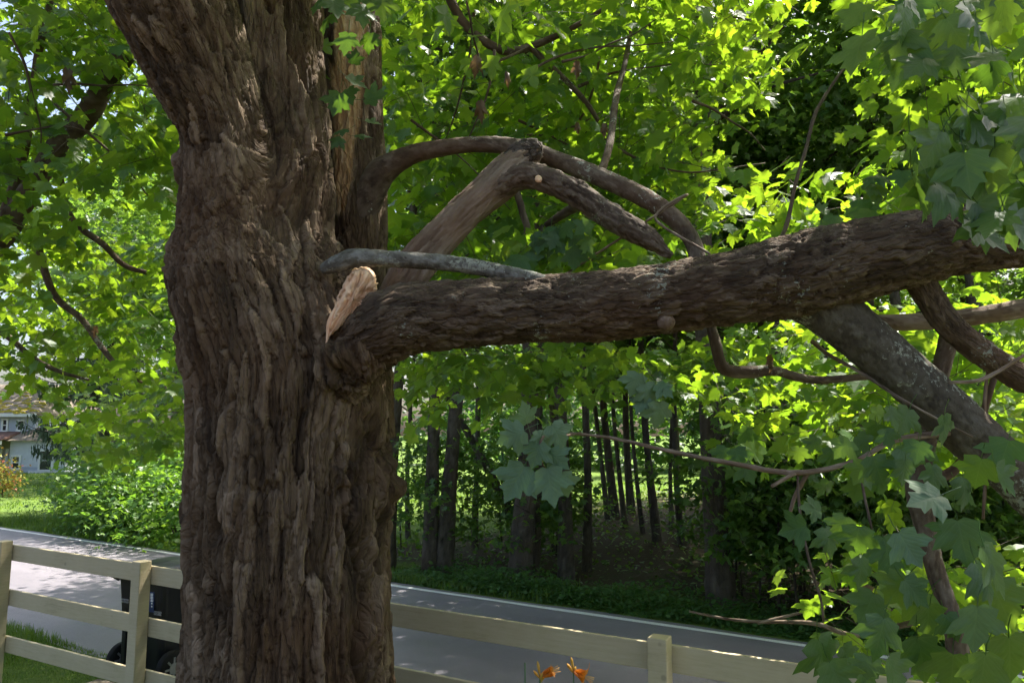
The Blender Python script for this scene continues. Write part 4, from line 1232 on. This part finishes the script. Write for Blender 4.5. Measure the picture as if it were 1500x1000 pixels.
# ================================================================== DAYLILIES
def lily(px, py, d, flower, label, nb, lean):
    top = P(px, py, d); base = np.array([top[0] + lean, top[1], float(ground_z(top[0], top[1]))])
    root = empty('daylily', base); tag(root, label, 'flower', 'daylilies by the fence')
    S, _ = catmull(np.array([base, base * 0.5 + top * 0.5 + np.array([-lean * 0.2, 0, 0.0]), top]), 9)
    mb = MB(); mb.tube(S, np.linspace(0.006, 0.0035, 9), 6); mb.build('stem', M['stem_green'], root, True)
    for k in range(nb):
        a = R((100, 125, 75, 60)[k % 4]); Lb = (0.062, 0.05, 0.04, 0.05)[k % 4]
        dv = _rt * math.cos(a) + _up * math.sin(a) + _fw * random.uniform(-0.3, 0.3)
        p0 = top - _up * 0.01 * k
        mb = MB(); mb.tube([p0, p0 + dv * Lb * 0.35, p0 + dv * Lb * 0.75, p0 + dv * Lb], [0.002, 0.0055, 0.0065, 0.002], 8); mb.build('bud', M['bud'], root, True)
    if flower:
        ang, pitch_, openv = flower
        axv = _rt * math.cos(R(ang)) + _up * math.sin(R(ang)) - _fw * pitch_; axv /= np.linalg.norm(axv)
        u = np.cross(axv, [0, 0, 1.0]); u /= np.linalg.norm(u); w = np.cross(axv, u)
        for k in range(6):
            t = 2 * math.pi * k / 6 + 0.3; o_ = math.cos(t) * u + math.sin(t) * w; sd_ = np.cross(axv, o_)
            V, Q = [], []
            for i in range(8):
                s = i / 7; along = 0.075 * s; out = openv * (0.012 * s + 0.045 * s ** 3); wd = 0.02 * math.sin(math.pi * min(0.98, 0.08 + 0.85 * s)) * (1 if k % 2 else 0.8)
                if s > 0.8: along -= 0.02 * (s - 0.8) * 5 * openv
                for j in (-1, 0, 1): V.append(top + axv * along + o_ * (out - 0.006 * (j == 0)) + sd_ * j * wd * (1 + 0.15 * random.uniform(-1, 1)))
            for i in range(7):
                for j in range(2): Q.append([i * 3 + j, i * 3 + j + 1, i * 3 + j + 4, i * 3 + j + 3])
            mesh_np('petal', V, [np.array(Q)], M['petal'], root)
        for k in range(4):
            t = 2 * math.pi * k / 4; o_ = math.cos(t) * u + math.sin(t) * w
            mb = MB(); mb.tube([top + axv * 0.02, top + axv * 0.06 + o_ * 0.006, top + axv * 0.095 + o_ * 0.014], [0.0012] * 3, 5); mb.build('stamen', M['bud'], root, True)
    for k in range(9):
        a = random.uniform(0, 6.28); l_ = random.uniform(0.45, 0.65); V, Q = [], []
        dv = np.array([math.cos(a), math.sin(a), 0]); sv = np.array([-math.sin(a), math.cos(a), 0])
        for i in range(9):
            s = i / 8; p = base + dv * l_ * 0.6 * s ** 1.5 + np.array([0, 0, l_ * (s - 0.42 * s ** 3)]); wd = 0.012 * (1 - s ** 3) + 0.001
            V += [p - sv * wd, p - np.array([0, 0, 0.004]), p + sv * wd]
        for i in range(8):
            for j in range(2): Q.append([i * 3 + j, i * 3 + j + 1, i * 3 + j + 4, i * 3 + j + 3])
        mesh_np('leaf', V, [np.array(Q)], M['grass'], root)
lily(840, 982, 3.3, (-20, 0.3, 1.1), 'daylily with one drooping orange bloom open beside its buds', 3, 0.03)
lily(791, 990, 3.3, (25, 0.1, 0.5), 'daylily with upright buds and a folding orange bloom', 4, -0.03)
lily(769, 970, 3.3, None, 'thin bare daylily stalk with tiny buds at its tip', 0, 0.01)

# ================================================================== WOODS ACROSS THE ROAD
def crown_mesh(name, rx, rz, nclump, per, size, kind, mat, seed, flat=0.35, spread=0.55):
    rg = np.random.default_rng(seed)
    c = []
    while len(c) < nclump:
        q = rg.uniform(-1, 1, 3)
        r2 = q @ q
        if r2 > 1 or r2 < 0.15: continue
        c.append(q * np.array([rx, rx, rz]))
    c = np.array(c)
    pos = np.repeat(c, per, 0) + rg.normal(0, 1, (nclump * per, 3)) * np.array([spread, spread, spread * flat])
    n = len(pos)
    yaw = rg.uniform(0, 6.283, n)
    tip = np.stack([np.cos(yaw), np.sin(yaw), rg.normal(-0.5, 0.4, n)], 1)
    nr = np.array([0, 0, 1.0]) + rg.normal(0, 0.5, (n, 3))
    o = leaves(name, pos, rot_from(tip, nr), size * rg.uniform(0.65, 1.2, n), kind, mat)
    me = o.data; bpy.data.objects.remove(o)
    return me

CROWNS = [crown_mesh('crown', 3.0, 3.4, 120, 42, 0.17, 'mid', M['leaf_woods'], 100 + i) for i in range(3)]
SAPS = [crown_mesh('foliage', 1.0, 1.1, 42, 16, 0.115, 'mid', M['leaf_woods'], 200 + i, 0.25, 0.28) for i in range(3)]
BUSH = [crown_mesh('foliage', 0.9, 0.7, 60, 26, 0.085, 'mid', M['leaf_shrub'], 300 + i, 0.5, 0.24) for i in range(3)]

def sapling_stem():
    mb = MB(); S, _ = catmull(np.array([[0, 0, 0], [0.05, 0.02, 0.9], [-0.03, 0.05, 1.7], [0.05, 0, 2.6]]), 8)
    mb.tube(S, np.linspace(0.022, 0.006, 8), 6)
    for k in range(7):
        a = k * 2.4; z = 0.7 + k * 0.26
        mb.tube([np.array([0, 0.03, z]), np.array([math.cos(a) * 0.4, math.sin(a) * 0.4, z + 0.2]), np.array([math.cos(a) * 0.85, math.sin(a) * 0.85, z + 0.25])], [0.008, 0.005, 0.002], 4)
    o = mb.build('stem', M['woods_bark'], None, True); me = o.data; bpy.data.objects.remove(o); return me
SAPSTEM = sapling_stem()

def put_child(name, me, parent, loc=(0, 0, 0), rz=0.0, sc=(1, 1, 1)):
    o = bpy.data.objects.new(name, me); COL.objects.link(o); o.parent = parent
    o.location = [float(v) for v in loc]; o.rotation_euler = (0, 0, rz); o.scale = sc
    return o

def woods_tree(base, wid, height, lean, label, crown=True, cz=0.66, csc=1.0, group='trees in the woods', twin=None):
    root = empty('woods_tree', base); tag(root, label, 'tree', group)
    def tr(off, lx, ly, w):
        path = []
        for k in range(7):
            s = k / 6; path.append([base[0] + off + lx * s + 0.12 * math.sin(s * 5 + base[0]), base[1] + ly * s, base[2] - 0.1 + height * s, w / 2 * (1.25 - 0.25 * min(1, s * 6)) * (1 - 0.65 * s)])
        limb_mesh('trunk', np.array(path), M['woods_bark'], root, 0.06, 18, 0.05, 0.25, 0.008, 0.05, int(abs(base[0]) * 7) % 50)
    tr(0, lean, 0.1, wid)
    if twin: tr(*twin)
    for k in range(4):
        a = random.uniform(0, 6.28); z = height * random.uniform(0.3, 0.6); l_ = random.uniform(1.2, 2.2)
        p0 = np.array([base[0] + lean * z / height, base[1], base[2] + z])
        mb = MB(); mb.tube([p0, p0 + np.array([math.cos(a) * l_ * .5, math.sin(a) * l_ * .5, 0.4]), p0 + np.array([math.cos(a) * l_, math.sin(a) * l_, 0.5])], [wid * .16, wid * .1, wid * .03], 6); mb.build('bough', M['woods_bark'], root, True)
    if crown:
        put_child('crown', random.choice(CROWNS), root, (lean * cz, 0, height * cz), random.uniform(0, 6.28), (csc, csc, csc * random.uniform(0.85, 1.15)))
    return root

def at_ground(px, py): return G(px, py)
# trunks that the photograph shows
b = at_ground(640, 838)
woods_tree(b, 0.24, 11, -0.3, 'twin-stemmed grey tree rising from one base beside the road verge', True, 0.8, 0.62, None, (0.22, 0.25, -0.3, 0.26))
woods_tree(at_ground(1052, 888), 0.33, 12, 0.2, 'stout dark trunk close behind the verge herbs, alone in deep shade', True, 0.8, 0.62, None)
woods_tree(at_ground(765, 848), 0.42, 13, 0.2, 'thick black trunk just right of the twin-stemmed tree', True, 0.8, 0.62, None)
woods_tree(at_ground(822, 850), 0.22, 11, -0.4, 'straight dark trunk beside the thick black trunk', True, 0.8, 0.62, None)
woods_tree(at_ground(578, 832), 0.22, 11, 0.2, 'dark trunk showing just past the old maple, over the road', True, 0.8, 0.62, None)
for (px, py, w, h) in ((962, 792, 0.17, 9), (1000, 800, 0.12, 9), (912, 772, 0.12, 8), (940, 778, 0.1, 8), (886, 760, 0.13, 9), (988, 772, 0.1, 8), (898, 757, 0.22, 10), (925, 752, 0.2, 10), (1115, 812, 0.14, 9), (1150, 832, 0.32, 12), (1205, 822, 0.16, 9), (1290, 852, 0.26, 11), (1345, 858, 0.2, 10), (1440, 872, 0.22, 11), (700, 800, 0.12, 9), (850, 835, 0.14, 9), (605, 790, 0.1, 8)):
    woods_tree(at_ground(px, py), w, h, random.uniform(-0.4, 0.4), 'slender trunk standing among others in the shaded woods across the road', True, 0.74, random.uniform(0.6, 0.85), 'slender trees in the shaded woods')
# trees on the left side of the woods, behind the shrubs
for (px, py, w, h) in ((258, 752, 0.24, 12), (272, 760, 0.2, 11)):
    woods_tree(at_ground(px, py), w, h, random.uniform(-0.4, 0.4), 'leafy tree behind the roadside shrubs opposite the fence', True, 0.62, 1.0, 'trees behind the roadside shrubs')
# leaning dead stem
b = at_ground(775, 815)
root = empty('leaning_snag', b); tag(root, 'leaning dead stem propped across the twin-stemmed tree', 'tree')
q1 = P(640, 555, np.linalg.norm(b[:2]) * 0.98)
limb_mesh('trunk', np.array([[*b, 0.09], [*(b * .6 + q1 * .4 + np.array([0, 0, 0.15])), 0.075], [*q1, 0.05]]), M['woods_bark'], root, 0.06, 14, 0.05, 0.2, 0.006, 0.06, 3)

# saplings of the understory
def sapling(p, s, label, group):
    root = empty('sapling', p); tag(root, label, 'sapling', group)
    rz = random.uniform(0, 6.28)
    put_child('stem', SAPSTEM, root, (0, 0, -0.05), rz, (s, s, s))
    put_child('foliage', random.choice(SAPS), root, (0, 0, 1.75 * s), rz, (s, s, s * 1.05))
for i in range(46):
    px = random.uniform(575, 1560); edge = np.interp(px, [570, 1240, 1500], [848, 945, 985])
    p = at_ground(px, edge - random.uniform(16, 75))
    if 590 < px < 720 and p[1] > 13.5: continue
    if 850 < px < 1020 and p[1] > 10.2: continue
    sapling(p, random.uniform(0.55, 1.15), 'leafy maple sapling growing in the dark understory across the road', 'understory saplings')
for i in range(12):
    px = random.uniform(560, 1560); p = at_ground(px, random.uniform(755, 800)); p = p + np.array([0, random.uniform(0, 5), 0]); p[2] = ground_z(p[0], p[1])
    if 850 < px < 1020 or 590 < px < 720: continue
    sapling(p, random.uniform(0.8, 1.5), 'young tree deeper in the woods catching light from the clearing', 'young trees before the clearing')

# further canopy trees closing the woods and the clearing behind
def canopy_tree(a, v, h, csc, label, group):
    p = RV(a, v); woods_tree(p, 0.3, h, random.uniform(-0.6, 0.6), label, True, 0.66, csc, group)
for i in range(16):
    a = -9 + i * 2.1 + random.uniform(-0.8, 0.8); v = random.uniform(16.5, 24)
    canopy_tree(a, v, random.uniform(11, 15), random.uniform(1.1, 1.5), 'tall canopy tree shading the woods across the road', 'canopy trees of the woods')
for i in range(12):
    a = -26 + i * 6 + random.uniform(-2, 2); v = random.uniform(48, 62)
    canopy_tree(a, v, random.uniform(13, 18), random.uniform(1.6, 2.2), 'large sunlit tree beyond the clearing behind the woods', 'trees beyond the clearing')
for (px, d, h, cs) in ((235, 44, 22, 2.3), (165, 52, 24, 2.5), (255, 34, 17, 1.7)):
    p = P(px, 650, d); p[2] = ground_z(p[0], p[1])
    woods_tree(p, 0.35, h, 0.2, 'dark leafy tree on the lawn side opposite the fence', True, 0.7, cs, 'trees by the neighbouring lawn')

def far_wood():
    n = 26000
    a = RNG.uniform(-60, 90, n); v = RNG.uniform(68, 85, n); h = RNG.uniform(0, 1, n) ** 0.8
    top = 13 + 5 * vnoise(np.stack([a * 0.2, v * 0.1, 0 * a], 1), 3)
    x = UX * a + NX * v; y = UY * a + NY * v
    keep = ~((x / y < -0.47))
    pos = np.stack([x, y, ground_z(x, y) + h * top], 1)[keep]; n = len(pos)
    yaw = RNG.uniform(0, 6.28, n); tip = np.stack([np.cos(yaw), np.sin(yaw), RNG.normal(-0.5, 0.4, n)], 1)
    o = leaves('far_wood', pos, rot_from(tip, np.array([0, 0, 1.0]) + RNG.normal(0, 0.5, (n, 3))), RNG.uniform(0.5, 1.1, n), 'tiny', M['leaf_far'])
    tag(o, 'distant wood closing the view behind the clearing', 'trees', kind='stuff')
far_wood()

# shrubs on the far verge, left of the old maple
for i, (px, py, s) in enumerate(((150, 777, 1.1), (190, 784, 1.2), (225, 788, 1.2), (262, 796, 1.3), (172, 758, 1.6), (250, 776, 1.8), (140, 755, 1.2), (215, 765, 1.8))):
    p = at_ground(px, py); root = empty('shrub', p)
    tag(root, 'dense green roadside shrub across the road by the lawn', 'shrub', 'roadside shrubs across the road')
    for k in range(5):
        t = k * 1.3; mb = MB(); mb.tube([p, p + np.array([math.cos(t) * .25, math.sin(t) * .25, .5]) * s, p + np.array([math.cos(t) * .5, math.sin(t) * .5, .95]) * s], [0.012, 0.009, 0.004], 5); mb.build('stem', M['woods_bark'], root, True)
    put_child('foliage', BUSH[i % 3], root, (0, 0, 0.62 * s), i * 1.1, (s, s, s * 0.95))
p = at_ground(3, 728); root = empty('ornamental_shrub', p); tag(root, 'yellow and red leaved shrub in front of the grey house', 'shrub')
mb = MB(); mb.tube([p, p + np.array([0, 0, 0.9])], [0.02, 0.008], 5); mb.build('stem', M['woods_bark'], root, True)
o = crown_mesh('foliage', 0.5, 0.6, 40, 22, 0.13, 'oval', M['yellow_leaf'], 400, 0.9, 0.2); put_child('foliage', o, root, (0, 0, 0.75), 0, (1, 1, 1))

# ground plants: grass on the verges and herbs at the foot of the woods
def blades(name, a0, a1, v0, v1, n, h, mat, label, cat, w=0.006):
    a = RNG.uniform(a0, a1, n); v = RNG.uniform(v0, v1, n)
    x = UX * a + NX * v; y = UY * a + NY * v; z = ground_z(x, y) - 0.02
    off = np.clip(np.abs(v - 6.55) - 2.15, 0, 1)
    q = np.stack([x, y, 0 * x], 1); z = z + (fbm(q * 0.6, 3, 3) * 0.12 + fbm(q * 3.0, 2, 5) * 0.03) * off
    yaw = RNG.uniform(0, 6.28, n); hh = h * RNG.uniform(0.4, 1.2, n) * (0.7 + 0.5 * vnoise(q * 1.3, 8)); ln = RNG.uniform(0.1, 0.6, n) * hh
    d = np.stack([np.cos(yaw), np.sin(yaw), 0 * yaw], 1); s = np.stack([-np.sin(yaw), np.cos(yaw), 0 * yaw], 1)
    b = np.stack([x, y, z], 1); up = np.array([0, 0, 1.0])
    V = np.stack([b - s * w, b + s * w, b + d * ln[:, None] * .35 + up * hh[:, None] * .6 + s * w * .8, b + d * ln[:, None] * .35 + up * hh[:, None] * .6 - s * w * .8, b + d * ln[:, None] + up * hh[:, None]], 1)
    base = (np.arange(n) * 5)[:, None]
    Q = np.array([0, 1, 2, 3])[None] + base; T = np.array([3, 2, 4])[None] + base
    o = mesh_np(name, V.reshape(-1, 3), [Q, T], mat); tag(o, label, cat, kind='stuff')
blades('verge_grass', -14, -3.2, 2.5, 4.42, 60000, 0.12, M['grass'], 'short bright grass between the fence and the road', 'grass', 0.004)
blades('verge_grass', -40, -5, 8.78, 9.7, 36000, 0.2, M['grass'], 'grass verge along the far side of the road', 'grass', 0.008)
blades('lawn_grass', -75, -9, 9.6, 38, 70000, 0.12, M['grass'], 'sunlit lawn in front of the grey house', 'grass', 0.022)
def herbs():
    n = 34000
    a = RNG.uniform(-8, 12, n); v = 8.8 + np.abs(RNG.normal(0, 0.55, n)); x = UX * a + NX * v; y = UY * a + NY * v
    z = ground_z(x, y) + RNG.uniform(0.0, 0.34, n) * (0.6 + 0.5 * vnoise(np.stack([x, y, 0 * x], 1) * 2, 6)) * np.clip((v - 8.7) / 0.4, 0.25, 1)
    yaw = RNG.uniform(0, 6.28, n); tip = np.stack([np.cos(yaw), np.sin(yaw), RNG.normal(-0.1, 0.4, n)], 1)
    o = leaves('ground_cover', np.stack([x, y, z], 1), rot_from(tip, np.array([0, 0, 1.0]) + RNG.normal(0, 0.4, (n, 3))), RNG.uniform(0.04, 0.09, n), 'oval', M['herb'])
    tag(o, 'low herbs covering the verge at the foot of the woods', 'plants', kind='stuff')
    n = 24000
    a = RNG.uniform(-10, 16, n); v = RNG.uniform(9.5, 30, n); x = UX * a + NX * v; y = UY * a + NY * v
    z = ground_z(x, y) + RNG.uniform(0.0, 0.5, n) * np.clip(0.5 + vnoise(np.stack([x, y, 0 * x], 1) * 0.7, 7), 0.05, 1.2)
    yaw = RNG.uniform(0, 6.28, n); tip = np.stack([np.cos(yaw), np.sin(yaw), RNG.normal(-0.2, 0.4, n)], 1)
    o = leaves('ground_cover', np.stack([x, y, z], 1), rot_from(tip, np.array([0, 0, 1.0]) + RNG.normal(0, 0.5, (n, 3))), RNG.uniform(0.06, 0.14, n), 'oval', M['leaf_woods'])
    tag(o, 'scattered seedlings and ferns over the shaded forest floor', 'plants', kind='stuff')
herbs()

# ================================================================== HOUSE AND SPRUCE
def build_house():
    d = 50.0
    def q(px, py): return P(px, py, d)
    gz = float(P(60, 706, d)[2]); x0, x1 = q(-120, 0)[0], q(50, 0)[0]; y0 = float(P(0, 640, d)[1])
    ev = float(P(0, 607, d)[2]); root = empty('house', ((x0 + x1) / 2, y0, gz)); tag(root, 'blue grey two-storey house with mossy roof and a porch', 'house')
    def box(name, xa, xb, ya, yb, za, zb, mat, par=root, bev=0.0):
        mb = MB(); mb.box(((xa + xb) / 2, (ya + yb) / 2, (za + zb) / 2), (xb - xa, yb - ya, zb - za)); return mb.build(name, M[mat], par, False, bev)
    wall = box('wall', x0, x1, y0, y0 + 8, gz - 1, ev, 'siding')
    k = 0; z = gz + 0.1
    while z < ev - 0.2:                           # clapboards
        box('clapboard', x0, x1 + 0.02, y0 - 0.03, y0 - 0.001, z, z + 0.2, 'siding', wall); z += 0.23
    # roof: slope toward the camera, rake on the right
    rt = float(P(0, 560, d)[2])
    V = [(x0 - .4, y0 - .5, ev - .05), (x1 + .35, y0 - .5, ev - .05), (x1 - 1.2, y0 + 4, rt), (x0 - .4, y0 + 4, rt), (x1 + .35, y0 + 8.5, ev - .05), (x0 - .4, y0 + 8.5, ev - .05)]
    V2 = [(a, b, c + 0.14) for a, b, c in V]
    mb = MB(); mb.v = [np.array(v) for v in V + V2]; mb.f = [[0, 1, 2, 3], [3, 2, 4, 5], [1, 4, 2], [6, 9, 8, 7], [9, 11, 10, 8], [7, 8, 10], [0, 6, 7, 1], [1, 7, 10, 4], [4, 10, 11, 5], [5, 11, 9, 6], [6, 9, 3, 0][::1]]
    roof = mb.build('roof', M['roof'], root)
    for i in range(170):                         # moss cushions low on the roof
        u = random.random(); s = random.random() ** 2 * 0.75
        x = x0 + (x1 - x0) * u; y = y0 - .5 + 4.5 * s; zz = ev + .09 + (rt - ev + .05) * s
        mb = MB(); mb.box((x, y, zz), (random.uniform(.2, .7), random.uniform(.1, .25), random.uniform(.06, .12)), random.uniform(-.3, .3), .6); mb.build('moss_patch', M['moss'], roof)
    box('fascia', x0 - .4, x1 + .36, y0 - .56, y0 - .505, ev - .15, ev + .08, 'white')
    def window(pxa, pxb, pya, pyb, yy):
        xa, xb = q(pxa, 0)[0], q(pxb, 0)[0]; za, zb = float(P(0, pyb, d)[2]), float(P(0, pya, d)[2])
        w = box('window', xa, xb, yy - .02, yy, za, zb, 'glass')
        for (a, b_, c, e) in ((xa - .12, xa, za - .12, zb + .12), (xb, xb + .12, za - .12, zb + .12), (xa, xb, zb, zb + .12), (xa, xb, za - .14, za)):
            box('frame', a, b_, yy - .06, yy + .01, c, e, 'white', w)
        box('sash', xa, xb, yy - .045, yy - .021, (za + zb) / 2 - .03, (za + zb) / 2 + .03, 'white', w)
    window(4, 9, 615, 630, y0 - .04); window(26, 32, 617, 629, y0 - .04); window(-30, -22, 615, 630, y0 - .04)
    # porch
    pz1, pz0 = float(P(0, 637, d)[2]), float(P(0, 648, d)[2]); px1 = q(30, 0)[0]
    mb = MB(); mb.v = [np.array(v) for v in ((x0, y0 - .03, pz1 + .25), (px1, y0 - .03, pz1 + .25), (px1 + .2, y0 - 2.2, pz1 - .25), (x0, y0 - 2.2, pz1 - .25), (x0, y0 - .03, pz1), (px1, y0 - .03, pz1), (px1 + .2, y0 - 2.2, pz1 - .35), (x0, y0 - 2.2, pz1 - .35))]
    mb.f = [[0, 1, 2, 3][::-1], [4, 5, 6, 7], [3, 2, 6, 7][::-1], [1, 5, 6, 2]]; mb.build('porch_roof', M['roof_red'], root)
    box('porch_beam', x0, px1 + .1, y0 - 2.15, y0 - 1.95, pz0 - .1, pz1 - .36, 'white')
    for px in (20, -40): 
        xx = q(px, 0)[0]; box('porch_post', xx - .12, xx + .12, y0 - 2.12, y0 - 1.98, gz - .2, pz0 - .1, 'white')
    box('porch_wall', x0, q(24, 0)[0], y0 - .12, y0 - .05, gz, pz0 + .3, 'siding_tan')
    window(-2, 5, 655, 670, y0 - .14)
    box('door', q(12, 0)[0], q(16.5, 0)[0], y0 - .16, y0 - .121, gz + .2, float(P(0, 657, d)[2]), 'white')
    # low wing on the right
    wx0, wx1 = q(31, 0)[0], q(112, 0)[0]; wz = float(P(0, 645, d)[2])
    wing = box('wing_wall', wx0, wx1, y0 - 1.0, y0 + 5, gz - 1, wz, 'siding_pale'); z = gz
    while z < wz - .1:
        box('clapboard', wx0, wx1, y0 - 1.03, y0 - 1.001, z, z + .19, 'siding_pale' if z > gz + .9 else 'siding', wing); z += .22
    mb = MB(); mb.box(((wx0 + wx1) / 2, y0 + 2, wz + .45), (wx1 - wx0 + .6, 6.8, .9), 0, .5); mb.build('wing_roof', M['roof'], root)
    window(37, 46, 668, 684, y0 - 1.04); window(76, 92, 660, 686, y0 - 1.04)
    box('trim_band', q(60, 0)[0], wx1, y0 - 1.06, y0 - 1.031, float(P(0, 691, d)[2]), float(P(0, 688, d)[2]), 'white')
    tp = q(45, 707); mb = MB(); mb.box((tp[0], tp[1] - 4, gz + .25), (2.2, 1.0, .35), .2, .7); t = mb.build('tarp', M['tarp'], None, False, .05); tag(t, 'teal tarp heap on the lawn before the grey house', 'tarp')
build_house()

def build_spruce():
    base = P(150, 700, 37.0); base[2] = ground_z(base[0], base[1])
    root = empty('spruce_tree', base); tag(root, 'drooping grey green spruce standing in front of the house', 'tree')
    H = 15.0
    mb = MB(); mb.tube([base, base + np.array([0, 0, H])], [.22, .03], 10); mb.build('trunk', M['woods_bark'], root, True)
    V, tips, nrs, szs = [], [], [], []
    for i in range(95):
        z = random.uniform(1.2, H * .95); L_ = 4.6 * (1 - z / H) ** .75 + .3; a = random.uniform(0, 6.28)
        d = np.array([math.cos(a), math.sin(a), 0]); pts = []
        for k in range(8):
            s = k / 7; pts.append(base + np.array([0, 0, z]) + d * L_ * s + np.array([0, 0, -.9 * L_ * .35 * math.sin(s * 2.4) + .35 * s * s]))
        mb = MB(); mb.tube(pts, np.linspace(.04, .008, 8), 4); mb.build('bough', M['woods_bark'], root, True)
        for k in range(int(30 * L_)):
            s = random.uniform(.12, 1); j = min(6, int(s * 7)); f = s * 7 - j; p = pts[j] * (1 - f) + pts[j + 1] * f
            sw = np.cross(d, [0, 0, 1]) * random.uniform(-.5, .5)
            V.append(p + sw); tips.append(np.array([0, 0, -1.0]) + RNG.normal(0, .22, 3)); nrs.append(RNG.normal(0, 1, 3)); szs.append(random.uniform(.25, .75))
    V = np.array(V); o = leaves('needle_foliage', V, rot_from(np.array(tips), np.array(nrs)), np.array(szs), 'needle', M['needle'], root); tag(o, kind='stuff')
TEMPL['needle'] = [leaf_template([(0, 0), (.1, .2), (.04, .35), (.12, .5), (.03, .7), (0, 1)], c) for c in (.1, .3)]
build_spruce()
# overhead service wire to the house
w0, w1 = P(-60, 552, 30), P(260, 535, 30); S = [w0 + (w1 - w0) * t - np.array([0, 0, .5 * 4 * t * (1 - t)]) for t in np.linspace(0, 1, 24)]
mb = MB(); mb.tube(S, [.012] * 24, 5); o = mb.build('overhead_wire', M['wire'], None, True); tag(o, 'thin pale service wire strung above the lawn', 'wire')
